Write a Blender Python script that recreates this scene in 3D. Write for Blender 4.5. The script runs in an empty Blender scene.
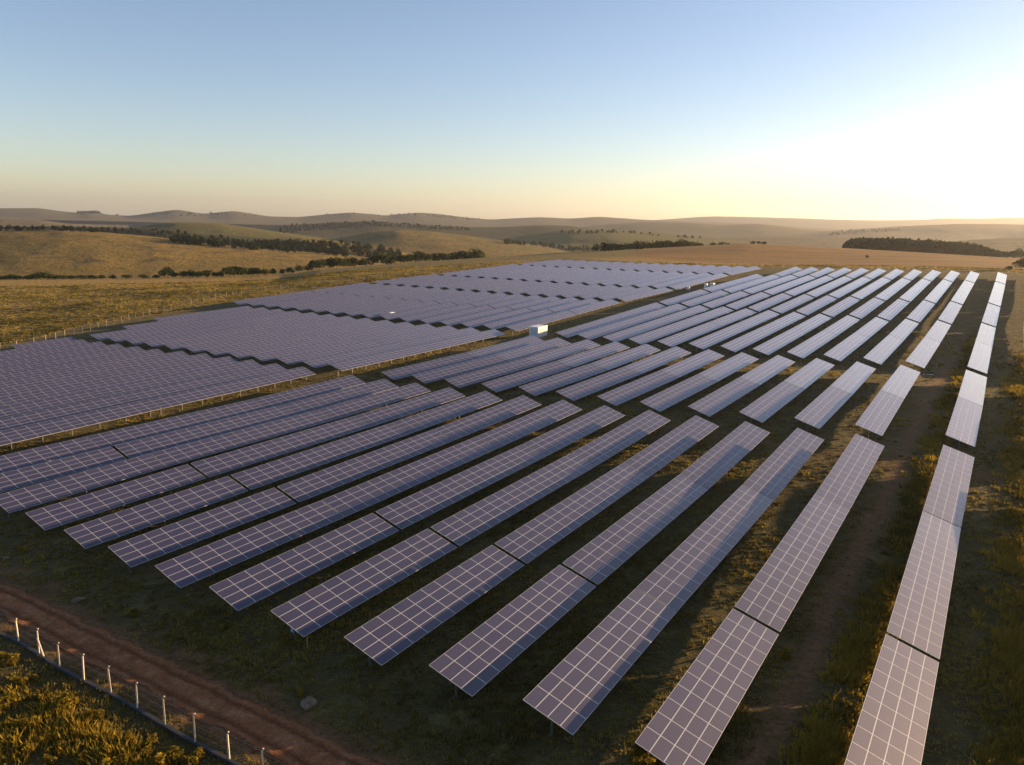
import bpy, math, random
import numpy as np
from mathutils import Vector, Matrix

# ---------------------------------------------------------------- camera, sky, sun, exposure
CAM = dict(f=783.075, pitch=0.20706, H=31.306, phi=0.56062, tilt=0.2918, roll=0.02206)
sc = bpy.context.scene
col = sc.collection
cam_d = bpy.data.cameras.new("camera")
cam = bpy.data.objects.new("camera", cam_d)
col.objects.link(cam)
cam_d.sensor_width = 36.0
cam_d.lens = CAM['f'] * 36.0 / 1024.0
cam_d.clip_start = 0.5
cam_d.clip_end = 60000
cam.location = (0, 0, CAM['H'])
cam.rotation_euler = (Matrix.Rotation(math.pi / 2 - CAM['pitch'], 4, 'X') @ Matrix.Rotation(CAM['roll'], 4, 'Z')).to_euler()
sc.camera = cam

SUN_AZ = 68.0       # degrees clockwise from the view direction (+Y)
SUN_EL = 8.0
SUN_STRENGTH = 5.0
SKY_STRENGTH = 0.075
EXPOSURE = 1.5
world = bpy.data.worlds.new("World")
sc.world = world
world.use_nodes = True
wn = world.node_tree
wn.nodes.clear()
wo = wn.nodes.new("ShaderNodeOutputWorld")
wb = wn.nodes.new("ShaderNodeBackground")
ws = wn.nodes.new("ShaderNodeTexSky")
ws.sky_type = 'NISHITA'
ws.sun_disc = False
ws.sun_elevation = math.radians(SUN_EL)
ws.sun_rotation = math.radians(SUN_AZ)
ws.altitude = 1500
ws.air_density = 1.0
ws.dust_density = 1.6
ws.ozone_density = 1.0
wb.inputs['Strength'].default_value = SKY_STRENGTH
wt = wn.nodes.new("ShaderNodeMix")          # white balance of the sky: bluer zenith
wt.data_type = 'RGBA'; wt.blend_type = 'MULTIPLY'; wt.inputs[0].default_value = 1.0
wt.inputs[7].default_value = (0.98, 0.96, 1.10, 1)
wn.links.new(ws.outputs[0], wt.inputs[6])
wn.links.new(wt.outputs[2], wb.inputs['Color'])
wn.links.new(wb.outputs[0], wo.inputs['Surface'])

sun_d = bpy.data.lights.new("sun", 'SUN')
sun_d.energy = SUN_STRENGTH
sun_d.angle = math.radians(0.5)
sun_d.color = (1.0, 0.67, 0.34)
sun = bpy.data.objects.new("sun", sun_d)
col.objects.link(sun)
_e, _a = math.radians(SUN_EL), math.radians(SUN_AZ)
SUNV = Vector((math.sin(_a) * math.cos(_e), math.cos(_a) * math.cos(_e), math.sin(_e)))
sun.rotation_euler = SUNV.to_track_quat('Z', 'Y').to_euler()
sun.location = (300, 100, 200)

vs = sc.view_settings
vs.view_transform = 'Standard'
vs.look = 'None'
vs.exposure = EXPOSURE
vs.gamma = 1
vs.use_curve_mapping = False
sc.cycles.use_denoising = True
sc.cycles.max_bounces = 6
sc.cycles.diffuse_bounces = 2
sc.cycles.glossy_bounces = 3
sc.cycles.transmission_bounces = 3
sc.cycles.transparent_max_bounces = 6
sc.cycles.volume_bounces = 0

# ---------------------------------------------------------------- survey data
GRID = [[2.67,1.99,1.31,0.67,0.09,-0.39,-0.74,-0.96,-1.03,-0.98,-0.84,-0.64,-0.41,-0.18,0.05,0.26,0.46,0.67,0.88,1.1,1.34,1.61,1.94,2.3,2.7,3.12,3.55,3.99,4.44,4.89,5.35,5.81,6.27,6.74,7.22,7.71,8.21,8.73,9.27,9.83,10.4,10.99,11.58,12.17],[1.53,0.92,0.32,-0.28,-0.86,-1.35,-1.68,-1.83,-1.78,-1.58,-1.26,-0.9,-0.53,-0.21,0.04,0.22,0.33,0.41,0.5,0.66,0.88,1.17,1.51,1.9,2.33,2.79,3.28,3.78,4.26,4.73,5.19,5.65,6.11,6.57,7.05,7.55,8.07,8.6,9.14,9.69,10.25,10.81,11.38,11.95],[0.37,-0.14,-0.67,-1.21,-1.75,-2.24,-2.54,-2.6,-2.44,-2.13,-1.66,-1.1,-0.64,-0.26,0.05,0.21,0.23,0.14,0.11,0.23,0.46,0.76,1.11,1.5,1.95,2.47,3.02,3.57,4.09,4.56,5.03,5.48,5.94,6.4,6.89,7.4,7.93,8.47,9.01,9.55,10.09,10.64,11.18,11.72],[-0.8,-1.2,-1.61,-2.03,-2.45,-2.82,-3.0,-2.99,-2.79,-2.46,-1.89,-1.18,-0.69,-0.3,0.07,0.26,0.23,-0.04,-0.21,-0.1,0.14,0.44,0.78,1.15,1.59,2.16,2.77,3.36,3.89,4.39,4.85,5.3,5.76,6.23,6.72,7.25,7.79,8.33,8.87,9.4,9.93,10.45,10.96,11.48],[-1.92,-2.21,-2.49,-2.74,-2.94,-3.05,-3.08,-3.02,-2.8,-2.43,-1.79,-1.04,-0.56,-0.19,0.21,0.4,0.32,-0.04,-0.29,-0.18,0.07,0.35,0.66,0.99,1.4,1.97,2.6,3.2,3.73,4.23,4.69,5.14,5.59,6.06,6.56,7.09,7.64,8.18,8.71,9.23,9.73,10.23,10.72,11.21],[-2.94,-3.11,-3.26,-3.37,-3.42,-3.41,-3.38,-3.29,-3.04,-2.64,-1.96,-1.17,-0.67,-0.26,0.17,0.34,0.25,-0.14,-0.36,-0.21,0.04,0.32,0.59,0.89,1.3,1.86,2.48,3.08,3.6,4.06,4.51,4.95,5.39,5.85,6.35,6.89,7.44,7.98,8.51,9.01,9.49,9.97,10.43,10.9],[-3.81,-3.87,-3.92,-3.94,-3.93,-3.9,-3.83,-3.7,-3.44,-3.08,-2.48,-1.77,-1.26,-0.81,-0.37,-0.14,-0.17,-0.5,-0.64,-0.46,-0.21,0.07,0.34,0.63,1.05,1.63,2.24,2.82,3.34,3.81,4.25,4.68,5.12,5.58,6.07,6.61,7.16,7.71,8.23,8.73,9.2,9.66,10.11,10.55],[-4.52,-4.5,-4.47,-4.43,-4.39,-4.33,-4.23,-4.05,-3.76,-3.41,-2.91,-2.36,-1.91,-1.44,-0.97,-0.68,-0.63,-0.88,-0.96,-0.75,-0.46,-0.17,0.12,0.42,0.84,1.39,1.98,2.54,3.05,3.52,3.95,4.36,4.79,5.23,5.72,6.25,6.81,7.36,7.89,8.38,8.85,9.29,9.73,10.17],[-5.11,-5.01,-4.9,-4.81,-4.74,-4.66,-4.55,-4.36,-4.09,-3.76,-3.34,-2.88,-2.49,-2.03,-1.52,-1.19,-1.08,-1.25,-1.28,-1.02,-0.69,-0.36,-0.05,0.26,0.67,1.2,1.75,2.28,2.78,3.23,3.63,4.02,4.41,4.83,5.3,5.84,6.4,6.96,7.48,7.96,8.42,8.87,9.31,9.75],[-5.6,-5.42,-5.24,-5.08,-4.94,-4.81,-4.67,-4.52,-4.34,-4.12,-3.78,-3.39,-3.05,-2.58,-2.05,-1.69,-1.55,-1.7,-1.71,-1.4,-1.0,-0.61,-0.26,0.09,0.51,1.01,1.54,2.04,2.5,2.9,3.27,3.64,4.0,4.39,4.84,5.37,5.93,6.49,7.0,7.46,7.92,8.38,8.85,9.32],[-6.04,-5.78,-5.52,-5.27,-5.05,-4.87,-4.75,-4.67,-4.57,-4.43,-4.14,-3.76,-3.43,-2.99,-2.53,-2.21,-2.11,-2.25,-2.24,-1.9,-1.45,-1.01,-0.6,-0.19,0.25,0.71,1.21,1.69,2.09,2.44,2.81,3.18,3.52,3.91,4.34,4.84,5.36,5.89,6.39,6.87,7.36,7.86,8.37,8.88],[-6.45,-6.12,-5.79,-5.46,-5.16,-4.91,-4.76,-4.64,-4.47,-4.33,-4.08,-3.69,-3.37,-3.13,-2.92,-2.81,-2.8,-2.86,-2.76,-2.41,-1.96,-1.5,-1.06,-0.63,-0.21,0.22,0.65,1.06,1.42,1.8,2.21,2.6,2.98,3.38,3.79,4.24,4.71,5.2,5.69,6.23,6.79,7.34,7.89,8.44],[-6.85,-6.47,-6.1,-5.72,-5.34,-4.98,-4.68,-4.43,-4.18,-4.01,-3.82,-3.53,-3.31,-3.27,-3.3,-3.35,-3.41,-3.42,-3.24,-2.85,-2.4,-1.96,-1.53,-1.11,-0.71,-0.31,0.06,0.43,0.79,1.22,1.66,2.07,2.49,2.9,3.31,3.74,4.19,4.64,5.12,5.68,6.27,6.85,7.43,8.0],[-7.25,-6.86,-6.46,-6.07,-5.68,-5.31,-4.99,-4.73,-4.5,-4.3,-4.09,-3.86,-3.68,-3.66,-3.71,-3.77,-3.82,-3.81,-3.61,-3.2,-2.75,-2.32,-1.9,-1.48,-1.07,-0.68,-0.3,0.07,0.47,0.88,1.31,1.74,2.16,2.58,3.0,3.43,3.86,4.3,4.76,5.28,5.84,6.42,6.99,7.56],[-7.68,-7.29,-6.91,-6.52,-6.15,-5.81,-5.51,-5.27,-5.04,-4.82,-4.58,-4.33,-4.13,-4.06,-4.05,-4.07,-4.09,-4.06,-3.84,-3.43,-2.98,-2.55,-2.13,-1.7,-1.29,-0.89,-0.5,-0.11,0.28,0.69,1.11,1.53,1.95,2.37,2.79,3.22,3.64,4.06,4.5,4.98,5.51,6.05,6.6,7.15],[-8.15,-7.78,-7.42,-7.06,-6.72,-6.4,-6.11,-5.84,-5.58,-5.33,-5.06,-4.75,-4.48,-4.37,-4.32,-4.29,-4.26,-4.2,-3.97,-3.56,-3.11,-2.67,-2.25,-1.82,-1.4,-1.01,-0.62,-0.24,0.15,0.55,0.97,1.38,1.8,2.21,2.62,3.04,3.45,3.86,4.29,4.75,5.23,5.74,6.26,6.78],[-8.67,-8.33,-7.99,-7.66,-7.34,-7.03,-6.73,-6.44,-6.15,-5.85,-5.53,-5.15,-4.81,-4.64,-4.55,-4.48,-4.41,-4.31,-4.05,-3.64,-3.18,-2.74,-2.31,-1.88,-1.46,-1.07,-0.7,-0.33,0.05,0.45,0.85,1.26,1.67,2.07,2.47,2.88,3.28,3.69,4.1,4.54,5.0,5.48,5.97,6.46],[-9.25,-8.93,-8.61,-8.29,-7.98,-7.67,-7.35,-7.04,-6.73,-6.4,-6.04,-5.62,-5.22,-4.97,-4.82,-4.7,-4.59,-4.43,-4.15,-3.72,-3.26,-2.81,-2.37,-1.93,-1.51,-1.13,-0.76,-0.4,-0.03,0.36,0.75,1.15,1.55,1.94,2.33,2.73,3.12,3.51,3.92,4.34,4.79,5.26,5.73,6.2],[-9.88,-9.56,-9.25,-8.93,-8.62,-8.29,-7.97,-7.64,-7.3,-6.95,-6.57,-6.16,-5.73,-5.39,-5.15,-4.97,-4.81,-4.61,-4.29,-3.85,-3.38,-2.92,-2.47,-2.02,-1.58,-1.2,-0.84,-0.48,-0.12,0.26,0.65,1.04,1.43,1.82,2.21,2.59,2.97,3.35,3.75,4.17,4.62,5.07,5.53,5.99],[-10.54,-10.22,-9.9,-9.58,-9.25,-8.91,-8.56,-8.2,-7.83,-7.45,-7.06,-6.64,-6.22,-5.85,-5.54,-5.28,-5.06,-4.81,-4.47,-4.02,-3.55,-3.07,-2.61,-2.14,-1.7,-1.3,-0.95,-0.59,-0.22,0.16,0.55,0.93,1.32,1.71,2.09,2.46,2.84,3.21,3.6,4.03,4.48,4.93,5.37,5.82],[-11.23,-10.89,-10.55,-10.21,-9.86,-9.5,-9.12,-8.74,-8.34,-7.93,-7.51,-7.09,-6.67,-6.28,-5.92,-5.6,-5.31,-5.01,-4.64,-4.2,-3.72,-3.25,-2.77,-2.29,-1.84,-1.43,-1.05,-0.69,-0.31,0.07,0.46,0.85,1.23,1.62,1.99,2.36,2.74,3.12,3.52,3.94,4.38,4.82,5.25,5.69],[-11.93,-11.57,-11.2,-10.83,-10.45,-10.06,-9.66,-9.25,-8.82,-8.39,-7.95,-7.51,-7.08,-6.67,-6.27,-5.89,-5.52,-5.15,-4.75,-4.31,-3.85,-3.37,-2.89,-2.42,-1.96,-1.54,-1.14,-0.75,-0.36,0.03,0.41,0.8,1.18,1.56,1.94,2.32,2.7,3.08,3.48,3.89,4.31,4.73,5.15,5.57],[-12.63,-12.24,-11.84,-11.44,-11.03,-10.61,-10.18,-9.74,-9.29,-8.83,-8.37,-7.91,-7.46,-7.01,-6.57,-6.14,-5.72,-5.29,-4.85,-4.4,-3.93,-3.46,-2.98,-2.51,-2.06,-1.62,-1.2,-0.8,-0.4,-0.0,0.39,0.78,1.16,1.54,1.92,2.3,2.69,3.07,3.47,3.87,4.27,4.67,5.07,5.48],[-13.34,-12.91,-12.48,-12.04,-11.6,-11.15,-10.69,-10.22,-9.74,-9.26,-8.77,-8.29,-7.81,-7.33,-6.85,-6.38,-5.9,-5.43,-4.96,-4.48,-4.01,-3.53,-3.06,-2.6,-2.14,-1.69,-1.26,-0.84,-0.43,-0.02,0.37,0.76,1.15,1.54,1.92,2.3,2.69,3.07,3.46,3.85,4.23,4.62,5.01,5.4],[-14.04,-13.57,-13.11,-12.64,-12.16,-11.68,-11.19,-10.69,-10.18,-9.68,-9.17,-8.65,-8.14,-7.63,-7.11,-6.6,-6.09,-5.58,-5.08,-4.58,-4.09,-3.61,-3.14,-2.67,-2.21,-1.76,-1.32,-0.88,-0.46,-0.05,0.35,0.75,1.15,1.54,1.92,2.31,2.69,3.07,3.45,3.83,4.2,4.58,4.95,5.32],[-14.74,-14.24,-13.73,-13.23,-12.72,-12.2,-11.68,-11.16,-10.63,-10.09,-9.55,-9.01,-8.46,-7.92,-7.37,-6.82,-6.27,-5.73,-5.21,-4.69,-4.18,-3.69,-3.21,-2.74,-2.27,-1.82,-1.37,-0.93,-0.5,-0.08,0.34,0.74,1.14,1.54,1.93,2.31,2.69,3.07,3.44,3.81,4.17,4.53,4.89,5.25],[-15.44,-14.9,-14.36,-13.82,-13.27,-12.73,-12.18,-11.62,-11.07,-10.51,-9.94,-9.36,-8.79,-8.2,-7.62,-7.04,-6.46,-5.89,-5.34,-4.8,-4.28,-3.77,-3.28,-2.8,-2.33,-1.87,-1.42,-0.98,-0.54,-0.11,0.32,0.73,1.14,1.54,1.93,2.31,2.69,3.06,3.43,3.79,4.14,4.49,4.84,5.19]]
TABLES = [
["A1",0,10,28.85,30.42,-1.23,40.05,48.26,-1.12],
["A2",0,15,40.31,48.68,-1.11,56.03,73.88,-0.44],
["A3",0,13,56.14,74.05,-0.42,69.2,95.09,1.24],
["B1",0,14,72.91,101.35,1.01,86.22,123.07,2.03],
["B2",0,14,86.33,123.24,2.03,102.32,148.71,2.27],
["C1",0,20,107.24,157.7,1.45,129.04,192.43,2.3],
["C2",0,17,129.17,192.64,2.31,148.63,223.63,3.34],
["D1",0,22,149.99,225.78,3.44,174.67,264.2,5.54],
["E1",0,38,175.96,266.23,5.64,218.24,333.49,8.55],
["F1",0,21,219.52,335.52,8.65,242.7,372.29,10.52],
["A1",1,10,20.34,37.56,-0.99,31.82,55.97,-1.03],
["A2",1,15,32.1,56.41,-1.03,48.14,82.37,-0.49],
["A3",1,13,48.25,82.54,-0.47,61.84,104.08,1.18],
["B1",1,14,65.49,110.25,0.91,79.35,132.29,1.93],
["B2",1,14,79.46,132.46,1.93,95.36,158.25,2.11],
["C1",1,20,100.62,166.89,1.24,122.3,201.6,2.03],
["C2",1,17,122.43,201.82,2.04,141.62,232.55,3.05],
["D1",1,22,142.96,234.68,3.14,166.89,272.52,5.3],
["E1",1,38,168.13,274.49,5.41,208.97,339.31,8.45],
["F1",1,21,210.24,341.34,8.55,233.28,378.21,10.42],
["A1",2,10,9.82,42.24,-1.15,20.73,59.89,-1.17],
["A2",2,15,21.0,60.31,-1.16,37.54,86.4,-0.13],
["A3",2,13,37.64,86.56,-0.13,51.21,107.78,1.45],
["B1",2,14,53.85,114.22,1.18,67.23,135.28,2.24],
["B2",2,14,67.33,135.45,2.24,83.0,160.78,2.39],
["C1",2,20,88.79,170.33,1.54,110.66,204.99,2.23],
["C2",2,17,110.79,205.21,2.23,130.29,236.12,3.15],
["D1",2,22,131.65,238.27,3.24,155.87,276.4,5.3],
["E1",2,38,157.15,278.43,5.4,199.28,345.49,8.31],
["F1",2,21,200.55,347.52,8.41,223.79,384.35,10.3],
["A1",3,9,2.87,46.76,-1.38,13.11,63.71,-1.4],
["A2",3,15,13.19,63.84,-1.4,30.09,90.18,-0.55],
["A3",3,13,30.2,90.35,-0.54,43.97,111.1,1.27],
["B1",3,14,45.99,118.11,1.03,59.7,138.81,2.06],
["B2",3,14,59.81,138.98,2.06,75.34,164.25,2.28],
["C1",3,19,81.07,174.12,1.46,102.83,208.61,2.12],
["C2",3,17,102.97,208.83,2.12,122.39,239.63,2.99],
["D1",3,22,123.76,241.79,3.08,148.33,280.18,5.16],
["E1",3,38,149.62,282.21,5.26,192.19,349.95,8.2],
["F1",3,21,193.47,351.98,8.3,216.73,388.72,10.18],
["A1",4,10,-4.02,51.29,-1.74,6.61,68.74,-1.65],
["A2",4,15,6.87,69.16,-1.65,23.24,94.35,-0.83],
["A3",4,13,23.34,94.52,-0.82,37.64,115.79,0.9],
["B1",4,14,38.63,122.63,0.67,52.9,143.76,1.78],
["B2",4,14,53.01,143.93,1.78,68.53,169.07,2.02],
["C1",4,19,73.86,178.67,1.23,95.71,213.19,1.93],
["C2",4,17,95.84,213.4,1.94,115.35,244.21,2.79],
["D1",4,22,116.72,246.36,2.88,141.63,284.92,5.02],
["E1",4,38,142.91,286.94,5.12,185.07,354.21,8.05],
["F1",4,21,186.35,356.24,8.14,209.86,393.1,10.04],
["A1",5,10,-11.18,55.38,-1.98,-0.03,73.33,-1.8],
["A2",5,15,0.24,73.75,-1.8,16.75,99.31,-1.0],
["A3",5,13,16.85,99.48,-1.0,31.04,120.2,0.57],
["B1",5,14,31.3,127.14,0.35,45.86,148.15,1.46],
["B2",5,14,45.96,148.32,1.46,61.53,173.43,1.79],
["C1",5,20,66.79,182.8,1.01,88.67,217.53,1.76],
["C2",5,17,88.81,217.74,1.77,108.34,248.73,2.65],
["D1",5,22,109.71,250.87,2.74,134.73,289.34,4.85],
["E1",5,38,136.02,291.36,4.95,178.25,358.61,7.89],
["F1",5,21,179.53,360.64,7.99,202.71,397.44,9.88],
["A1",6,10,-18.32,59.66,-2.19,-7.02,77.6,-1.96],
["A2",6,15,-6.75,78.03,-1.95,10.17,103.95,-1.17],
["A3",6,13,10.28,104.12,-1.16,24.3,124.49,0.25],
["B1",6,14,23.85,131.21,0.02,38.8,152.2,1.16],
["B2",6,14,38.9,152.37,1.16,54.61,177.55,1.55],
["C1",6,19,59.97,187.32,0.86,81.57,221.77,1.65],
["C2",6,17,81.7,221.98,1.66,100.97,252.72,2.53],
["D1",6,22,102.34,254.87,2.62,127.53,293.63,4.72],
["E1",6,38,128.82,295.65,4.81,171.3,362.98,7.71],
["F1",6,21,172.58,365.01,7.8,195.77,401.8,9.7],
["A1",7,10,-25.26,64.13,-2.41,-13.75,82.18,-2.14],
["A2",7,15,-13.48,82.6,-2.13,3.32,107.93,-1.27],
["A3",7,13,3.42,108.09,-1.27,17.47,128.6,-0.11],
["B1",7,14,16.92,136.06,-0.28,32.13,156.87,0.87],
["B2",7,14,32.24,157.04,0.87,47.99,182.16,1.34],
["C1",7,19,53.26,191.78,0.68,74.81,226.21,1.54],
["C2",7,17,74.94,226.42,1.54,94.17,257.12,2.43],
["D1",7,22,95.54,259.27,2.52,120.75,298.03,4.56],
["E1",7,38,122.04,300.05,4.65,164.35,367.34,7.5],
["F1",7,21,165.62,369.37,7.6,188.84,406.17,9.5],
["A1",8,10,-32.19,68.57,-2.61,-20.65,86.34,-2.38],
["A2",8,15,-20.57,86.46,-2.38,-3.6,112.27,-1.52],
["A3",8,13,-3.49,112.44,-1.52,10.68,133.23,-0.39],
["B1",8,14,9.76,140.65,-0.58,25.31,161.42,0.59],
["B2",8,14,25.42,161.59,0.59,41.28,186.77,1.13],
["C1",8,19,46.36,196.16,0.49,67.87,230.55,1.44],
["C2",8,17,68.0,230.76,1.44,87.18,261.43,2.37],
["D1",8,22,88.55,263.58,2.45,113.8,302.39,4.42],
["E1",8,38,115.09,304.41,4.51,157.39,371.71,7.28],
["F1",8,21,158.67,373.73,7.37,181.95,410.57,9.28],
["A1",9,10,-38.95,73.01,-2.78,-27.47,90.8,-2.52],
["A2",9,15,-27.2,91.22,-2.51,-10.47,116.7,-1.75],
["A3",9,13,-10.36,116.87,-1.75,3.73,137.48,-0.69],
["B1",9,14,2.85,145.37,-0.9,18.71,166.07,0.29],
["B2",9,14,18.82,166.24,0.3,34.78,191.45,0.87],
["C1",9,20,39.15,200.21,0.28,61.16,235.0,1.3],
["C2",9,18,61.29,235.21,1.31,80.93,266.26,2.27],
["D1",9,22,82.3,268.41,2.36,106.85,306.75,4.27],
["E1",9,38,108.14,308.78,4.36,150.44,376.07,7.04],
["F1",9,21,151.72,378.1,7.14,174.99,414.95,9.04],
["A1",10,10,-45.81,77.29,-2.88,-34.69,94.98,-2.6],
["A2",10,15,-34.43,95.4,-2.59,-17.59,120.86,-1.96],
["A3",10,13,-17.49,121.03,-1.95,-3.26,141.61,-0.97],
["B1",10,14,-4.47,149.38,-1.25,11.7,170.23,-0.01],
["B2",10,14,11.8,170.4,-0.0,27.83,195.84,0.61],
["C1",10,20,32.2,204.63,0.06,54.48,239.71,1.18],
["C2",10,18,54.61,239.92,1.19,74.5,271.23,2.22],
["D1",10,21,75.87,273.38,2.31,99.9,311.12,4.12],
["E1",10,38,101.19,313.14,4.21,143.49,380.44,6.79],
["F1",10,21,144.76,382.47,6.88,167.93,419.25,8.78],
["A1",11,10,-52.7,81.84,-2.89,-41.77,99.52,-2.62],
["A2",11,15,-41.51,99.95,-2.62,-24.7,125.03,-2.14],
["A3",11,13,-24.59,125.2,-2.14,-10.34,145.45,-1.26],
["B1",11,14,-12.06,153.63,-1.46,4.58,174.53,-0.27],
["B2",11,14,4.68,174.7,-0.27,20.95,200.29,0.34],
["C1",11,19,25.9,209.39,-0.26,47.6,244.01,0.98],
["C2",11,17,47.73,244.22,0.98,67.09,275.1,2.1],
["D1",11,22,68.45,277.26,2.18,92.95,315.48,3.96],
["E1",11,38,94.23,317.51,4.05,136.53,384.8,6.53],
["F1",11,21,137.81,386.83,6.62,161.01,423.63,8.52],
["A1",12,10,-59.62,86.49,-2.86,-48.9,103.92,-2.66],
["A2",12,15,-48.82,104.05,-2.66,-31.83,129.36,-2.3],
["A3",12,13,-31.72,129.52,-2.29,-17.34,149.84,-1.43],
["B1",12,14,-19.27,158.1,-1.67,-2.62,178.68,-0.53],
["B2",12,14,-2.51,178.85,-0.52,13.56,204.21,0.07],
["C1",12,19,19.58,214.62,-0.51,41.13,248.99,0.8],
["C2",12,17,41.27,249.2,0.81,60.49,279.87,1.96],
["D1",12,21,61.86,282.02,2.05,86.0,319.85,3.79],
["E1",12,38,87.28,321.87,3.87,129.58,389.17,6.28],
["F1",12,21,130.86,391.2,6.36,153.77,427.79,8.24],
["A1",13,10,-66.77,90.45,-2.94,-56.11,107.49,-2.85],
["A2",13,15,-55.85,107.92,-2.85,-38.85,133.32,-2.49],
["A3",13,13,-38.74,133.49,-2.49,-24.24,153.98,-1.65],
["B1",13,14,-26.31,162.3,-1.97,-9.33,183.09,-0.81],
["B2",13,14,-9.22,183.25,-0.8,6.98,208.91,-0.25],
["C1",13,19,13.71,220.01,-0.88,34.65,253.8,0.52],
["C2",13,17,34.78,254.01,0.53,53.44,284.13,1.77],
["D1",13,21,54.8,286.29,1.86,79.04,324.21,3.59],
["E1",13,38,80.33,326.24,3.67,122.63,393.53,6.02],
["A1",14,10,-73.73,94.81,-3.06,-62.59,112.56,-2.98],
["A2",14,15,-62.51,112.69,-2.98,-45.84,137.61,-2.65],
["A3",14,13,-45.74,137.78,-2.65,-31.55,157.74,-1.8],
["P1",101,16,-80.77,105.02,-2.68,-62.75,133.74,-2.05],
["P2",101,17,-62.64,133.9,-2.05,-43.45,164.47,-1.55],
["Q1",101,16,-38.29,166.15,-1.08,-21.47,196.11,-1.2],
["Q2",101,17,-21.37,196.28,-1.2,-3.85,227.46,-1.33],
["R1",101,19,-0.63,232.99,-1.24,20.11,267.45,0.07],
["R2",101,17,20.42,267.97,0.08,38.8,298.5,1.24],
["S1",101,22,41.28,302.37,1.38,67.05,340.12,2.77],
["T1",101,35,69.35,343.63,2.9,108.14,405.27,5.37],
["V1",101,21,110.17,408.24,5.5,136.73,443.76,7.23],
["P1",102,16,-87.81,109.44,-2.89,-69.79,138.15,-2.26],
["P2",102,17,-69.68,138.32,-2.26,-50.58,168.75,-1.77],
["Q1",102,16,-45.2,170.36,-1.38,-28.44,200.42,-1.48],
["Q2",102,17,-28.34,200.6,-1.48,-10.9,231.89,-1.58],
["R1",102,19,-7.69,237.42,-1.49,13.05,271.88,-0.17],
["R2",102,17,13.36,272.4,-0.15,31.74,302.93,1.02],
["S1",102,22,34.22,306.8,1.16,60.0,344.55,2.58],
["T1",102,35,62.3,348.06,2.71,101.08,409.7,5.17],
["V1",102,21,103.12,412.66,5.3,130.07,448.54,6.99],
["P1",103,16,-94.93,113.91,-3.13,-76.9,142.62,-2.5],
["P2",103,17,-76.8,142.79,-2.5,-57.47,173.58,-1.94],
["Q1",103,16,-52.3,174.71,-1.6,-35.52,204.81,-1.69],
["Q2",103,17,-35.42,204.98,-1.69,-17.95,236.32,-1.79],
["R1",103,19,-14.75,241.85,-1.7,6.0,276.31,-0.37],
["R2",103,17,6.31,276.83,-0.35,24.69,307.36,0.83],
["S1",103,22,27.17,311.23,0.98,52.94,348.98,2.42],
["T1",103,35,55.24,352.49,2.56,94.03,414.13,5.0],
["V1",103,21,96.06,417.09,5.13,122.85,452.82,6.79],
["P1",104,16,-102.0,118.35,-3.39,-83.97,147.06,-2.75],
["P2",104,17,-83.87,147.23,-2.75,-64.38,178.27,-2.16],
["Q1",104,16,-59.44,179.03,-1.82,-42.62,209.19,-1.89],
["Q2",104,17,-42.52,209.36,-1.89,-25.01,240.75,-1.96],
["R1",104,19,-21.8,246.28,-1.86,-1.06,280.74,-0.53],
["R2",104,17,-0.75,281.26,-0.51,17.63,311.79,0.68],
["S1",104,22,20.11,315.66,0.83,45.89,353.41,2.28],
["T1",104,35,48.19,356.92,2.42,86.97,418.56,4.86],
["V1",104,21,89.01,421.52,4.99,115.53,457.0,6.61],
["P1",105,11,-98.48,139.75,-3.27,-85.77,159.99,-2.84],
["P2",105,13,-85.66,160.16,-2.83,-71.61,182.54,-2.36],
["Q1",105,16,-66.43,183.43,-2.09,-49.64,213.6,-2.09],
["Q2",105,17,-49.54,213.77,-2.09,-32.06,245.17,-2.1],
["R1",105,19,-28.86,250.71,-1.99,-8.11,285.17,-0.65],
["R2",105,17,-7.8,285.69,-0.63,10.58,316.22,0.56],
["S1",105,22,13.06,320.09,0.71,38.83,357.84,2.17],
["T1",105,35,41.13,361.35,2.31,79.92,422.99,4.74],
["V1",105,21,81.95,425.95,4.87,108.8,461.74,6.46],
["P1",106,11,-105.5,144.17,-3.56,-92.8,164.41,-3.1],
["P2",106,12,-92.69,164.58,-3.1,-78.83,186.66,-2.62],
["Q1",106,16,-73.61,187.75,-2.3,-56.76,217.97,-2.25],
["Q2",106,17,-56.66,218.14,-2.25,-39.12,249.6,-2.2],
["R1",106,19,-35.91,255.14,-2.08,-15.17,289.6,-0.73],
["R2",106,17,-14.86,290.12,-0.71,3.52,320.65,0.48],
["S1",106,22,6.0,324.52,0.63,31.78,362.27,2.08],
["T1",106,35,34.08,365.78,2.21,72.86,427.42,4.64],
["V1",106,21,74.9,430.38,4.76,101.97,466.41,6.33],
["P1",107,11,-112.55,148.59,-3.86,-99.84,168.83,-3.37],
["P2",107,12,-99.73,169.0,-3.37,-86.39,190.26,-2.88],
["Q1",107,16,-80.62,192.26,-2.5,-63.79,222.44,-2.39],
["Q2",107,17,-63.7,222.62,-2.39,-46.17,254.03,-2.27],
["R1",107,19,-42.97,259.57,-2.15,-22.22,294.03,-0.8],
["R2",107,17,-21.91,294.55,-0.78,-3.53,325.08,0.43],
["S1",107,22,-1.05,328.95,0.58,24.72,366.7,2.0],
["T1",107,35,27.02,370.21,2.14,65.8,431.85,4.54],
["V1",107,22,67.84,434.81,4.66,94.96,470.88,6.2],
["P1",108,11,-119.6,153.02,-4.18,-106.89,173.26,-3.65],
["P2",108,12,-106.79,173.43,-3.64,-93.44,194.69,-3.1],
["Q1",108,16,-87.79,196.6,-2.68,-70.9,226.83,-2.51],
["Q2",108,17,-70.81,227.0,-2.51,-53.23,258.46,-2.33],
["R1",108,19,-50.02,264.0,-2.21,-29.28,298.46,-0.84],
["R2",108,17,-28.97,298.97,-0.82,-10.59,329.51,0.39],
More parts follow.
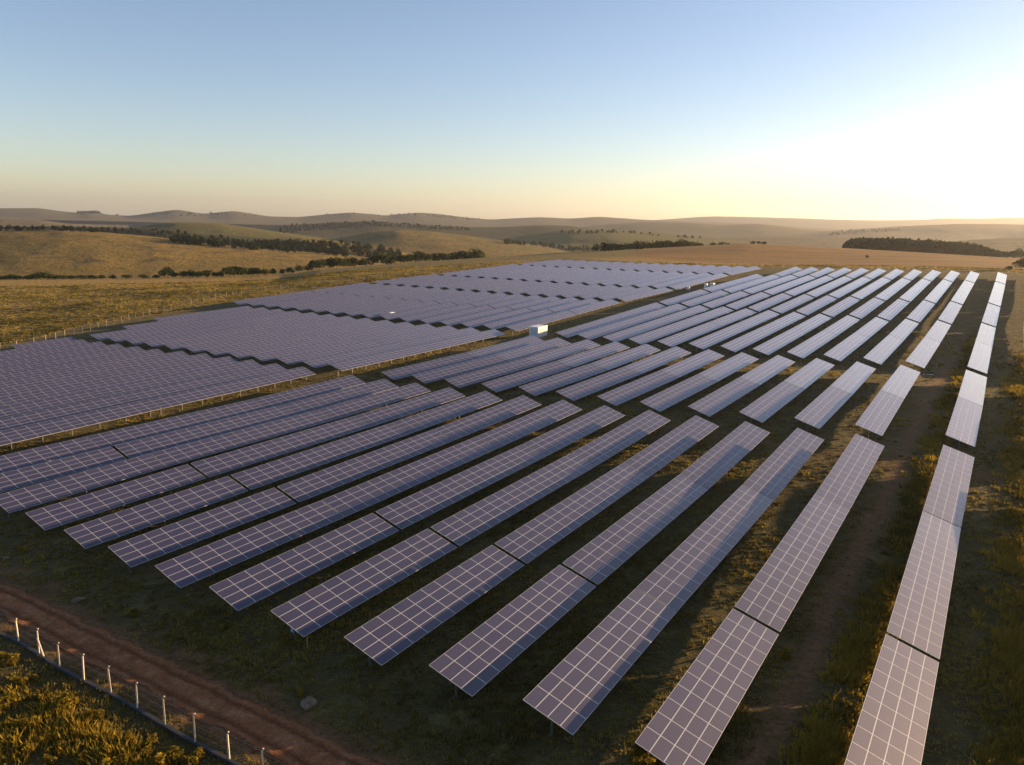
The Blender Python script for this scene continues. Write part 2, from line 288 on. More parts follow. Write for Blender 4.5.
["S1",108,22,-8.11,333.37,0.54,17.67,371.13,1.94],
["T1",108,35,19.97,374.64,2.08,58.75,436.28,4.45],
["V1",108,21,60.78,439.24,4.57,87.21,474.6,6.09],
["P1",109,15,-117.09,172.69,-4.08,-100.5,199.11,-3.33],
["Q1",109,17,-94.93,200.97,-2.87,-78.01,231.23,-2.63],
["Q2",109,17,-77.91,231.4,-2.63,-60.29,262.89,-2.39],
["R1",109,19,-57.08,268.43,-2.26,-36.33,302.89,-0.88],
["R2",109,17,-36.02,303.4,-0.86,-17.65,333.94,0.36],
["S1",109,22,-15.16,337.8,0.51,10.61,375.56,1.89],
["T1",109,35,12.91,379.07,2.02,51.69,440.71,4.37],
["V1",109,21,53.73,443.67,4.49,80.51,479.4,5.98],
["P1",110,15,-124.14,177.12,-4.39,-107.55,203.54,-3.58],
["Q1",110,16,-101.88,205.5,-3.11,-85.01,235.71,-2.79],
["Q2",110,17,-84.91,235.88,-2.79,-67.34,267.32,-2.45],
["R1",110,19,-64.13,272.86,-2.31,-43.39,307.32,-0.92],
["R2",110,17,-43.08,307.83,-0.9,-24.7,338.37,0.33],
["S1",110,22,-22.22,342.23,0.48,3.55,379.99,1.84],
["T1",110,35,5.86,383.5,1.97,44.64,445.14,4.29],
["V1",110,21,46.68,448.1,4.41,73.46,483.83,5.87],
["P1",111,15,-131.2,181.55,-4.7,-114.61,207.97,-3.83],
["Q1",111,16,-108.97,209.97,-3.31,-92.08,240.16,-2.93],
["Q2",111,17,-91.98,240.33,-2.92,-74.4,271.75,-2.53],
["R1",111,19,-71.19,277.29,-2.38,-50.44,311.75,-0.97],
["R2",111,17,-50.13,312.26,-0.95,-31.76,342.8,0.3],
["S1",111,22,-29.27,346.66,0.44,-3.5,384.42,1.8],
["T1",111,35,-1.2,387.93,1.93,37.58,449.57,4.22],
["V1",111,21,39.62,452.53,4.33,66.4,488.26,5.78],
["P1",112,7,-129.08,200.29,-4.52,-120.76,213.56,-4.15],
["Q1",112,16,-116.0,214.43,-3.55,-99.12,244.6,-3.09],
["Q2",112,17,-99.02,244.78,-3.09,-81.45,276.18,-2.61],
["R1",112,19,-78.24,281.72,-2.45,-57.5,316.18,-1.03],
["R2",112,17,-57.19,316.69,-1.01,-38.81,347.22,0.25],
["S1",112,22,-36.33,351.09,0.4,-10.56,388.85,1.75],
["T1",112,35,-8.25,392.36,1.88,30.53,454.0,4.15],
["V1",112,21,32.56,456.96,4.26,59.35,492.69,5.68],
["Q1",113,26,-115.5,232.19,-3.59,-88.51,280.61,-2.71],
["R1",113,19,-85.3,286.15,-2.55,-64.55,320.61,-1.1],
["R2",113,17,-64.25,321.12,-1.08,-45.87,351.65,0.2],
["S1",113,22,-43.39,355.52,0.35,-17.61,393.28,1.7],
["T1",113,35,-15.31,396.79,1.83,23.47,458.43,4.08],
["V1",113,21,25.51,461.39,4.19,52.29,497.12,5.59],
["Q1",114,19,-114.7,250.71,-3.51,-95.56,285.04,-2.83],
["R1",114,19,-92.35,290.57,-2.65,-71.61,325.04,-1.19],
["R2",114,17,-71.3,325.55,-1.16,-52.92,356.08,0.14],
["S1",114,22,-50.44,359.95,0.29,-24.67,397.71,1.65],
["T1",114,35,-22.37,401.22,1.77,16.42,462.86,4.02],
["V1",114,21,18.45,465.82,4.13,45.24,501.55,5.51],
["R1",115,19,-99.41,295.0,-2.78,-78.67,329.47,-1.28],
["R2",115,17,-78.36,329.98,-1.26,-59.98,360.51,0.06],
["S1",115,22,-57.5,364.38,0.22,-31.72,402.14,1.59],
["T1",115,35,-29.42,405.65,1.71,9.36,467.28,3.95],
["V1",115,21,11.4,470.25,4.06,38.18,505.98,5.43],
["R1",116,19,-106.47,299.43,-2.91,-85.72,333.9,-1.39],
["R2",116,17,-85.41,334.41,-1.37,-67.03,364.94,-0.03],
["S1",116,22,-64.55,368.81,0.13,-38.78,406.57,1.52],
["T1",116,35,-36.48,410.08,1.65,2.31,471.71,3.89],
["V1",116,21,4.34,474.68,4.0,31.13,510.41,5.36],
]

R = random.Random(7)
NR = np.random.RandomState(11)
H0 = CAM['H']
PHI = CAM['phi']
CP, SP = math.cos(CAM['pitch']), math.sin(CAM['pitch'])

# ---------------------------------------------------------------- helpers
def smooth(a, b, x):
    t = np.clip((np.asarray(x, float) - a) / (b - a), 0, 1)
    return t * t * (3 - 2 * t)

def hash2(ix, iy, seed):
    n = (ix.astype(np.int64) * 374761393 + iy.astype(np.int64) * 668265263 + seed * 1442695041) & 0xffffffff
    n = ((n ^ (n >> 13)) * 1274126177) & 0xffffffff
    return ((n ^ (n >> 16)) & 0xffff) / 65535.0

def noise2(x, y, seed=0):
    ix, iy = np.floor(x), np.floor(y)
    fx, fy = x - ix, y - iy
    fx = fx * fx * (3 - 2 * fx)
    fy = fy * fy * (3 - 2 * fy)
    a = hash2(ix, iy, seed); b = hash2(ix + 1, iy, seed)
    c = hash2(ix, iy + 1, seed); d = hash2(ix + 1, iy + 1, seed)
    return (a * (1 - fx) + b * fx) * (1 - fy) + (c * (1 - fx) + d * fx) * fy - 0.5

def fbm(x, y, seed=0, octaves=4):
    v = 0; a = 1.0
    for o in range(octaves):
        v = v + a * noise2(x * 2 ** o + 17.3 * o, y * 2 ** o - 9.1 * o, seed + o)
        a *= 0.5
    return v

def bspl(x):
    x = np.abs(x)
    return np.where(x < 1, (4 - 6 * x ** 2 + 3 * x ** 3) / 6, np.where(x < 2, (2 - x) ** 3 / 6, 0))

G = np.array(GRID)
def field_z(s, t):
    s = np.clip(s, -38, 325)
    t = np.clip(t, -10, 470)
    Bs = bspl((s[..., None] + 50.) / 15. - np.arange(G.shape[0]))
    Bt = bspl((t[..., None] + 25.) / 12.5 - np.arange(G.shape[1]))
    return np.einsum('...i,ij,...j->...', Bs, G, Bt)

def to_st(x, y):
    return -x * math.cos(PHI) + y * math.sin(PHI), x * math.sin(PHI) + y * math.cos(PHI)

def ray_dir(px, py):
    """direction of a photo pixel with forward component 1"""
    a, b = (px - 512.0) / CAM['f'], (py - 382.5) / CAM['f']
    cr, sr = math.cos(CAM['roll']), math.sin(CAM['roll'])
    u = a * cr + b * sr; v = a * sr - b * cr
    f = CP + v * SP
    return u / f, (v * CP - SP) / f        # x and z per metre forward

def at_depth(px, py, Y):
    a, b = ray_dir(px, py)
    return a * Y, Y, H0 + b * Y

# crest of the plateau the plant stands on: photo x -> photo y, forward distance
CREST = np.array([(-400, 290, 420), (-150, 286, 440), (0, 282.5, 460), (180, 280.5, 490), (240, 279.3, 505), (280, 277, 515), (320, 271, 530), (370, 266.5, 550),
                  (420, 262.5, 570), (500, 257, 600), (560, 253, 620), (660, 248, 650), (745, 243.5, 680),
                  (840, 248, 690), (1010, 258, 660), (1150, 264, 640), (1500, 268, 600)], float)
_ta = []; _zc = []; _yc = []
for px, py, Y in CREST:
    a, b = ray_dir(px, py)
    _ta.append(a); _zc.append(H0 + b * Y); _yc.append(Y)
_ta, _zc, _yc = map(np.array, (_ta, _zc, _yc))

def ground_z(x, y, detail=True):
    x = np.asarray(x, float); y = np.asarray(y, float)
    s, t = to_st(x, y)
    z = field_z(s, t)
    yy = np.maximum(y, 1.0)
    ta = np.clip(x / yy, -2, 2)
    yc = np.interp(ta, _ta, _yc); zc = np.interp(ta, _ta, _zc)
    k = np.interp(ta, [-0.65, -0.2, 0.2], [0.45, 0.72, 0.74])
    w = smooth(0, 1, (yy / yc - k) / (1 - k))
    front = np.where(y > 0, w, 0)
    z = z * (1 - front) + zc * front
    over = np.maximum(yy - yc, 0)
    z = z - np.where(y > 0, 48 * (1 - np.exp(-(over / 170.) ** 2)), 0)
    # back and sides fall gently away
    rr = np.hypot(x, y)
    z = z + 2.2 * fbm(x / 140., y / 140., 5, 2) * smooth(90, 300, np.maximum(-s - 30, 0) + np.maximum(s - 275, 0) * 0.8 + np.maximum(t - 470, 0))* (1 - smooth(0.85, 1.0, yy / yc))
    z = z + 14 * fbm(x / 900., y / 900., 3, 3) * smooth(900, 1600, rr)
    if detail:
        farm = farm_mask(s, t)
        amp = (0.10 * farm + 0.30 * (1 - farm)) * (1 - smooth(250, 520, rr))
        z = z + amp * (fbm(x / 2.6, y / 2.6, 21, 3) + 0.6 * fbm(x / 9., y / 9., 31, 2))
    return z

def farm_mask(s, t):
    top = np.interp(t, [0, 60, 105, 118, 140, 190, 200, 470], [205, 225, 240, 240, 256, 262, 268, 268])
    m = smooth(-2, 3, top - s) * smooth(-4, 3, t - 22) * smooth(-3, 4, 478 - t)
    return m * smooth(-60, -45, s)

def gz(x, y):
    return float(ground_z(np.array([float(x)]), np.array([float(y)]), False)[0])

def gzd(x, y):
    return float(ground_z(np.array([float(x)]), np.array([float(y)]), True)[0])

def on_ground(px, py):
    """where the sight line of a photo pixel meets the ground"""
    a, b = ray_dir(px, py)
    Y = np.concatenate([np.arange(20, 760, 0.5)])
    h = H0 + b * Y - ground_z(a * Y, Y, False)
    i = int(np.argmax(h < 0)) if (h < 0).any() else len(Y) - 1
    i = max(i, 1)
    f = h[i - 1] / (h[i - 1] - h[i] + 1e-9)
    y = Y[i - 1] + f * (Y[i] - Y[i - 1])
    return a * y, y

def link(o):
    col.objects.link(o); return o

def mesh_obj(name, verts, faces, mats, parent=None, smooth_shade=False):
    me = bpy.data.meshes.new(name)
    me.from_pydata([tuple(v) for v in verts], [], faces)
    for m in (mats if isinstance(mats, (list, tuple)) else [mats]):
        me.materials.append(m)
    if smooth_shade:
        me.polygons.foreach_set('use_smooth', [True] * len(me.polygons))
    me.update()
    o = link(bpy.data.objects.new(name, me))
    if parent: o.parent = parent
    return o

def np_mesh(name, V, F, mat, attrs=None, smooth_shade=False):
    """V (n,3), F (m,k) arrays -> mesh datablock"""
    me = bpy.data.meshes.new(name)
    n, (m, k) = len(V), F.shape
    me.vertices.add(n); me.vertices.foreach_set('co', np.ascontiguousarray(V, dtype=np.float32).ravel())
    me.loops.add(m * k); me.loops.foreach_set('vertex_index', np.ascontiguousarray(F, dtype=np.int32).ravel())
    me.polygons.add(m)
    me.polygons.foreach_set('loop_start', np.arange(0, m * k, k, dtype=np.int32))
    me.polygons.foreach_set('loop_total', np.full(m, k, dtype=np.int32))
    if smooth_shade:
        me.polygons.foreach_set('use_smooth', np.ones(m, dtype=bool))
    me.update(calc_edges=True)
    me.materials.append(mat)
    for an, vals in (attrs or {}).items():
        if vals.ndim == 2:
            at = me.attributes.new(an, 'FLOAT_COLOR', 'POINT')
            rgba = np.ones((n, 4), np.float32); rgba[:, :vals.shape[1]] = vals
            at.data.foreach_set('color', rgba.ravel())
        else:
            at = me.attributes.new(an, 'FLOAT', 'POINT')
            at.data.foreach_set('value', vals.astype(np.float32))
    return me

def tag(o, label, cat, group=None, kind=None):
    if label: o['label'] = label
    if cat: o['category'] = cat
    if group: o['group'] = group
    if kind: o['kind'] = kind
    return o

def empty(name, loc, rz=0.0):
    o = link(bpy.data.objects.new(name, None))
    o.location = loc; o.rotation_euler = (0, 0, rz); o.empty_display_size = 0.5
    return o

class MB:
    """collects boxes and tubes into one mesh"""
    def __init__(s): s.v = []; s.f = []; s.m = []
    def box(s, c, size, mat=0, rot=None):
        b = len(s.v); hx, hy, hz = (q / 2 for q in size)
        for dx, dy, dz in ((-1,-1,-1),(1,-1,-1),(1,1,-1),(-1,1,-1),(-1,-1,1),(1,-1,1),(1,1,1),(-1,1,1)):
            p = Vector((dx * hx, dy * hy, dz * hz))
            if rot: p = rot @ p
            s.v.append(Vector(c) + p)
        for f in ((0,3,2,1),(4,5,6,7),(0,1,5,4),(1,2,6,5),(2,3,7,6),(3,0,4,7)):
            s.f.append([b + i for i in f]); s.m.append(mat)
    def quad(s, pts, mat=0):
        b = len(s.v); s.v += [Vector(p) for p in pts]; s.f.append([b, b+1, b+2, b+3]); s.m.append(mat)
    def tube(s, a, b, r0, r1=None, n=8, mat=0):
        r1 = r0 if r1 is None else r1
        a, b = Vector(a), Vector(b); d = (b - a).normalized()
        u = d.orthogonal().normalized(); w = d.cross(u); k = len(s.v)
        for p, r in ((a, r0), (b, r1)):
            for i in range(n):
                t = 2 * math.pi * i / n
                s.v.append(p + (u * math.cos(t) + w * math.sin(t)) * r)
        for i in range(n):
            j = (i + 1) % n
            s.f.append([k + i, k + j, k + n + j, k + n + i]); s.m.append(mat)
        s.f.append([k + i for i in reversed(range(n))]); s.m.append(mat)
        s.f.append([k + n + i for i in range(n)]); s.m.append(mat)
    def data(s, name, mats):
        me = bpy.data.meshes.new(name)
        me.from_pydata([tuple(v) for v in s.v], [], s.f)
        for m in (mats if isinstance(mats, (list, tuple)) else [mats]): me.materials.append(m)
        me.polygons.foreach_set('material_index', s.m)
        me.update(); return me
    def build(s, name, mats, parent=None):
        o = link(bpy.data.objects.new(name, s.data(name, mats)))
        if parent: o.parent = parent
        return o

# ---------------------------------------------------------------- materials
class NT:
    def __init__(s, name):
        s.mat = bpy.data.materials.new(name); s.mat.use_nodes = True
        s.t = s.mat.node_tree; s.t.nodes.clear()
        s.out = s.t.nodes.new('ShaderNodeOutputMaterial')
    def n(s, typ, **kw):
        nd = s.t.nodes.new(typ)
        ins = kw.pop('ins', {})
        for k, v in kw.items(): setattr(nd, k, v)
        for k, v in ins.items():
            if hasattr(v, 'links') or isinstance(v, bpy.types.NodeSocket): s.t.links.new(v, nd.inputs[k])
            else: nd.inputs[k].default_value = v
        return nd
    def noise(s, vec, scale, detail=4, rough=0.55):
        return s.n('ShaderNodeTexNoise', ins={'Vector': vec, 'Scale': scale, 'Detail': detail, 'Roughness': rough}).outputs['Fac']
    def ramp(s, fac, stops, interp='LINEAR'):
        r = s.n('ShaderNodeValToRGB', ins={'Fac': fac}); cr = r.color_ramp; cr.interpolation = interp
        while len(cr.elements) > 1: cr.elements.remove(cr.elements[0])
        for i, (p, c) in enumerate(stops):
            e = cr.elements[0] if i == 0 else cr.elements.new(p)
            e.position = p; e.color = (*c, 1) if len(c) == 3 else c
        return r.outputs['Color']
    def mix(s, fac, a, b, mode='MIX'):
        m = s.n('ShaderNodeMix', data_type='RGBA', blend_type=mode)
        for i, v in ((0, fac), (6, a), (7, b)):
            if isinstance(v, bpy.types.NodeSocket): s.t.links.new(v, m.inputs[i])
            else: m.inputs[i].default_value = v if i == 0 else (*v, 1)
        return m.outputs[2]
    def math(s, op, a, b=0.0, c=None, clamp=False):
        m = s.n('ShaderNodeMath', operation=op, use_clamp=clamp)
        for i, v in enumerate((a, b) if c is None else (a, b, c)):
            if isinstance(v, bpy.types.NodeSocket): s.t.links.new(v, m.inputs[i])
            else: m.inputs[i].default_value = v
        return m.outputs[0]
    def attr(s, name):
        return s.n('ShaderNodeAttribute', attribute_name=name)
    def pos(s):
        return s.n('ShaderNodeNewGeometry').outputs['Position']
    def obj(s):
        return s.n('ShaderNodeTexCoord').outputs['Object']
    def principled(s, color, rough=0.8, **kw):
        p = s.n('ShaderNodeBsdfPrincipled')
        for k, v in {'Base Color': color, 'Roughness': rough, **kw}.items():
            if isinstance(v, bpy.types.NodeSocket): s.t.links.new(v, p.inputs[k])
            elif k in ('Base Color', 'Sheen Tint') and len(v) == 3: p.inputs[k].default_value = (*v, 1)
            else: p.inputs[k].default_value = v
        return p
    def finish(s, shader):
        s.t.links.new(shader, s.out.inputs['Surface']); return s.mat
    def bump(s, h, strength=0.5, dist=0.1):
        return s.n('ShaderNodeBump', ins={'Height': h, 'Strength': strength, 'Distance': dist}).outputs['Normal']

def simple(name, c, rough=0.6, metal=0.0, var=0.15, scale=6.0):
    m = NT(name); f = m.noise(m.obj(), scale, 5)
    lo = tuple(q * (1 - var) for q in c); hi = tuple(min(1, q * (1 + var)) for q in c)
    cc = m.ramp(f, [(0.3, lo), (0.7, hi)])
    return m.finish(m.principled(cc, rough, Metallic=metal, Normal=m.bump(f, 0.15, 0.02)).outputs[0])

def mat_ground():
    m = NT("ground_soil_and_grass"); P = m.pos(); z = m.attr('zone')
    sep = m.n('ShaderNodeSeparateColor', ins={'Color': z.outputs['Color']})
    farm, plough, dirt = sep.outputs[0], sep.outputs[1], sep.outputs[2]
    n1 = m.noise(P, 0.035, 5); n2 = m.noise(P, 0.4, 6, 0.65); n3 = m.noise(P, 2.2, 5, 0.7); n4 = m.noise(P, 0.010, 4)
    inner = m.ramp(n2, [(0.30, (0.072, 0.042, 0.016)), (0.45, (0.062, 0.052, 0.014)), (0.60, (0.095, 0.080, 0.022)), (0.76, (0.22, 0.155, 0.060))])
    soil = m.ramp(n3, [(0.3, (0.10, 0.045, 0.022)), (0.7, (0.17, 0.085, 0.042))])
    inner = m.mix(m.ramp(n1, [(0.58, (0, 0, 0)), (0.72, (0.6, 0.6, 0.6))]), inner, soil)
    outer = m.ramp(n2, [(0.28, (0.090, 0.072, 0.015)), (0.48, (0.22, 0.145, 0.030)), (0.72, (0.38, 0.225, 0.052))])
    outer = m.mix(m.ramp(n4, [(0.40, (0, 0, 0)), (0.62, (0.8, 0.8, 0.8))]), outer, m.ramp(n2, [(0.3, (0.19, 0.115, 0.03)), (0.7, (0.30, 0.185, 0.06))]))
    st = m.n('ShaderNodeMapping', ins={'Vector': P, 'Scale': (0.012, 0.09, 0.05), 'Rotation': (0, 0, -0.25)})
    n5 = m.noise(st.outputs[0], 1.0, 5, 0.6)
    pl = m.ramp(n5, [(0.36, (0.085, 0.032, 0.012)), (0.5, (0.16, 0.064, 0.022)), (0.62, (0.21, 0.10, 0.028))])
    c = m.mix(farm, outer, inner)
    c = m.mix(m.math('MULTIPLY', m.attr('lush').outputs['Fac'], 0.8), c, m.ramp(n2, [(0.3, (0.055, 0.058, 0.018)), (0.7, (0.12, 0.10, 0.03))]))
    c = m.mix(plough, c, pl)
    c = m.mix(m.math('MULTIPLY', dirt, m.ramp(n2, [(0.3, (0.5, 0.5, 0.5)), (0.55, (1, 1, 1))])), c, m.ramp(n3, [(0.3, (0.13, 0.050, 0.022)), (0.7, (0.23, 0.10, 0.048))]))
    fine = m.ramp(n3, [(0.25, (0.55, 0.55, 0.55)), (0.75, (1.35, 1.35, 1.35))])
    c = m.mix(1.0, c, fine, 'MULTIPLY')
    h = m.math('ADD', m.math('MULTIPLY', n3, 0.35), m.math('MULTIPLY', n2, 1.0))
    p = m.principled(c, 0.95, Normal=m.bump(h, 1.0, 1.1))
    p.inputs['Specular IOR Level'].default_value = 0.15
    p.inputs['Sheen Weight'].default_value = 0.10
    p.inputs['Sheen Roughness'].default_value = 0.6
    p.inputs['Sheen Tint'].default_value = (0.9, 0.68, 0.32, 1)
    return m.finish(p.outputs[0])

def mat_hill(name, stops, wood, amount, scale=0.006):
    """grass hill; wood: colour of scrub patches, amount 0..1 how much of it"""
    m = NT(name); P = m.pos()
    n1 = m.noise(P, scale, 5, 0.6); n2 = m.noise(P, scale * 6, 6, 0.65); n3 = m.noise(P, scale * 40, 4, 0.7)
    g = m.ramp(m.math('ADD', m.math('MULTIPLY', n1, 0.6), m.math('MULTIPLY', n2, 0.4)), stops)
    w = m.math('ADD', m.math('MULTIPLY', n1, 0.45), m.math('MULTIPLY', n2, 0.55))
    g = m.mix(m.ramp(w, [(0.62 - 0.3 * amount, (1, 1, 1)), (0.67 - 0.3 * amount, (0, 0, 0))]) if False else m.ramp(w, [(0.60 - 0.28 * amount, (0, 0, 0)), (0.68 - 0.28 * amount, (1, 1, 1))]), g, wood)
    g = m.mix(1.0, g, m.ramp(n3, [(0.25, (0.65, 0.65, 0.65)), (0.75, (1.3, 1.3, 1.3))]), 'MULTIPLY')
    p = m.principled(g, 0.95, Normal=m.bump(m.math('ADD', m.math('MULTIPLY', n2, 2.0), n3), 0.9, 3.0))
    p.inputs['Specular IOR Level'].default_value = 0.1
    p.inputs['Sheen Weight'].default_value = 0.05
    p.inputs['Sheen Tint'].default_value = (0.9, 0.7, 0.35, 1)
    return m.finish(p.outputs[0])

def mat_leaf(name, lo, hi, trans=0.45):
    m = NT(name); a = m.attr('tone').outputs['Fac']
    c = m.ramp(a, [(0.0, lo), (1.0, hi)])
    d = m.n('ShaderNodeBsdfDiffuse', ins={'Color': c}); t = m.n('ShaderNodeBsdfTranslucent', ins={'Color': c})
    return m.finish(m.n('ShaderNodeMixShader', ins={0: trans, 1: d.outputs[0], 2: t.outputs[0]}).outputs[0])

def mat_panel():
    m = NT("panel_glass")
    uv = m.n('ShaderNodeUVMap', uv_map='cell').outputs[0]
    sx = m.n('ShaderNodeSeparateXYZ', ins={0: uv})
    tone = m.attr('tone').outputs['Fac']
    rnd = m.n('ShaderNodeObjectInfo').outputs['Random']
    fine = m.math('FRACT', m.math('MULTIPLY', sx.outputs[1], 6.0))
    line = m.math('LESS_THAN', fine, 0.20)
    cellx = m.math('LESS_THAN', m.math('FRACT', m.math('MULTIPLY', sx.outputs[0], 12.0)), 0.05)
    base = m.ramp(tone, [(0.0, (0.003, 0.010, 0.060)), (1.0, (0.012, 0.016, 0.062))])
    base = m.mix(m.math('MULTIPLY', m.math('MAXIMUM', line, cellx), 0.5), base, (0.085, 0.07, 0.085))
    dust = m.noise(m.obj(), 0.35, 5, 0.65)
    base = m.mix(m.math('ADD', 0.0, m.math('MULTIPLY', m.ramp(dust, [(0.35, (0, 0, 0)), (0.8, (1, 1, 1))]), 0.01)), base, (0.34, 0.20, 0.13))
    rough = m.math('ADD', 0.02, m.math('MULTIPLY', dust, 0.07))
    p = m.principled(base, 0.47)
    p.inputs['IOR'].default_value = 1.53
    p.inputs['Specular IOR Level'].default_value = 1.0
    p.inputs['Specular Tint'].default_value = (1.0, 0.80, 0.60, 1)  # warm cast of the low sun put into the glass reflections
    p.inputs['Coat IOR'].default_value = 1.34
    p.inputs['Coat Weight'].default_value = 1.0
    m.t.links.new(rough, p.inputs['Coat Roughness'])
    p.inputs['Sheen Weight'].default_value = 0.035         # thin dust film, tinted orange to paint warm low-sun glow at grazing angles
    p.inputs['Sheen Roughness'].default_value = 0.45
    p.inputs['Sheen Tint'].default_value = (1.0, 0.56, 0.18, 1)
    return m.finish(p.outputs[0])

M = {}
M['ground'] = mat_ground()
M['glass'] = mat_panel()
M['alu'] = simple("anodised_aluminium_frame", (0.50, 0.49, 0.48), 0.45, 0.3, 0.08, 2.0)
M['steel'] = simple("galvanised_steel", (0.13, 0.14, 0.155), 0.5, 0.6, 0.2, 5.0)
M['concrete'] = simple("pale_concrete", (0.55, 0.46, 0.35), 0.85, 0, 0.15, 7.0)
M['kerb'] = simple("shade_toned_concrete", (0.035, 0.035, 0.036), 0.9, 0, 0.3, 2.0)  # near-black: shade of the dark ditch-like strip put into the colour
M['wire'] = simple("fence_wire", (0.22, 0.21, 0.20), 0.5, 0.8)
M['white'] = simple("white_painted_steel", (0.74, 0.75, 0.76), 0.5, 0, 0.06, 1.5)
M['door'] = simple("light_grey_steel", (0.50, 0.52, 0.55), 0.5, 0, 0.08)
M['gravel'] = simple("crushed_gravel", (0.26, 0.23, 0.19), 0.95, 0, 0.35, 6.0)
M['grey'] = simple("grey_painted_steel", (0.35, 0.36, 0.37), 0.5, 0, 0.1)
M['box_blue'] = simple("light_blue_plastic", (0.20, 0.34, 0.46), 0.5)
M['wood'] = simple("weathered_wood", (0.42, 0.32, 0.18), 0.8)
M['rock'] = simple("grey_rock", (0.15, 0.105, 0.07), 0.9, 0, 0.35, 3.0)
M['bark'] = simple("bark", (0.07, 0.05, 0.035), 0.9, 0, 0.3, 3.0)
M['leaf'] = mat_leaf("tree_foliage", (0.012, 0.022, 0.007), (0.075, 0.090, 0.022), 0.30)
M['leaf_far'] = mat_leaf("wood_foliage", (0.010, 0.017, 0.007), (0.040, 0.050, 0.016), 0.25)
M['grassblade'] = mat_leaf("grass_blades", (0.062, 0.056, 0.014), (0.34, 0.25, 0.060), 0.45)
M['weed'] = mat_leaf("weed_leaves", (0.055, 0.052, 0.010), (0.34, 0.23, 0.030), 0.50)

# ---------------------------------------------------------------- the ground, one sheet to the horizon
dirt_px = [(-60, 570), (0, 598), (50, 622), (100, 648), (150, 672), (200, 697), (250, 722), (300, 748), (350, 775), (430, 815)]
ROAD = [on_ground(*p) for p in dirt_px]
RUBBLE = [on_ground(*p) for p in ((-30, 560), (20, 573), (48, 585), (78, 603), (112, 622), (160, 640), (215, 665), (280, 697), (335, 728), (420, 770))]
def seg_dist(x, y, line):
    d = np.full(x.shape, 1e9)
    for (ax, ay), (bx, by) in zip(line[:-1], line[1:]):
        vx, vy = bx - ax, by - ay; L2 = vx * vx + vy * vy
        t = np.clip(((x - ax) * vx + (y - ay) * vy) / L2, 0, 1)
        d = np.minimum(d, np.hypot(x - ax - t * vx, y - ay - t * vy))
    return d

S1 = 3.0
def zones(x, y):
    s, t = to_st(x, y)
    jit = 3.0 * fbm(x / 11., y / 11., 77, 3)
    farm = farm_mask(s + jit * 0.6, t + jit * 0.6)
    pl = smooth(500, 520, t + jit * 2) * smooth(10, -10, s - 205 + 12 * fbm(x / 60., y / 60., 8, 2) - 0.5 * (t - 480)) * smooth(1.02, 0.99, 0 * t + 1.0 - 0.0)
    # bare earth: service track between the two right-hand rows, the cross tracks and the wheel ruts
    wob = 1.2 * fbm(x / 14., y / 14., 55, 3)
    aisle = S1 + 6.6 + wob
    dirt = 0.85 * np.exp(-((s - aisle) / 1.25) ** 2) * smooth(20, 26, t) * smooth(300, 200, t)
    dirt = np.maximum(dirt, 0.55 * np.exp(-((t - 117.5 - wob) / 1.8) ** 2) * smooth(-60, -40, s) * smooth(150, 40, s))
    dirt = np.maximum(dirt, 0.25 * np.exp(-((t - 185 - wob) / 2.2) ** 2) * smooth(-60, -40, s) * smooth(120, 60, s))
    rub = seg_dist(x, y, RUBBLE) + 1.1 * fbm(x / 3., y / 3., 45, 3)
    dirt = np.maximum(dirt, 0.75 * np.exp(-(rub / 0.9) ** 2) * smooth(-0.15, 0.25, fbm(x / 2.2, y / 2.2, 46, 3)))
    dirt = np.maximum(dirt, 0.9 * np.exp(-(np.maximum(seg_dist(x, y, ROAD) - 1.6, 0) / 1.3) ** 2))
    return np.stack([farm, pl, np.clip(dirt, 0, 1)], -1)

def make_ground():
    inner = np.arange(-43, 43.01, 0.11)
    left = -43 - np.cumsum(np.geomspace(0.2, 6, 60)); left = left[left > -180]
    right = 43 + np.cumsum(np.geomspace(0.2, 6, 60)); right = right[right < 180]
    az = np.radians(np.concatenate([left[::-1], inner, right]))
    r = np.concatenate([[0.5, 8, 16, 24, 30], np.geomspace(34, 900, 420), np.geomspace(930, 14000, 70)])
    A, Rr = np.meshgrid(az, r)
    x, y = Rr * np.sin(A), Rr * np.cos(A)
    z = ground_z(x, y)
    V = np.stack([x, y, z], -1).reshape(-1, 3)
    na, nr = len(az), len(r)
    idx = np.arange(na * nr).reshape(nr, na)
    nxt = np.roll(idx, -1, axis=1)
    F = np.stack([idx[:-1], nxt[:-1], nxt[1:], idx[1:]], -1).reshape(-1, 4)[:, ::-1]
    zo = zones(x, y).reshape(-1, 3)
    ta = np.clip(x / np.maximum(y, 1), -2, 2); rel = np.maximum(y, 1) / np.interp(ta, _ta, _yc)
    lush = smooth(0.84, 0.90, rel + 0.03 * fbm(x / 50., y / 50., 14, 3)) * smooth(-0.30, -0.22, ta) * smooth(0.33, 0.27, ta)
    me = np_mesh("ground", V, F, M['ground'], {'zone': zo, 'lush': lush.ravel()}, True)
    o = link(bpy.data.objects.new("ground", me)); o['kind'] = 'structure'
make_ground()

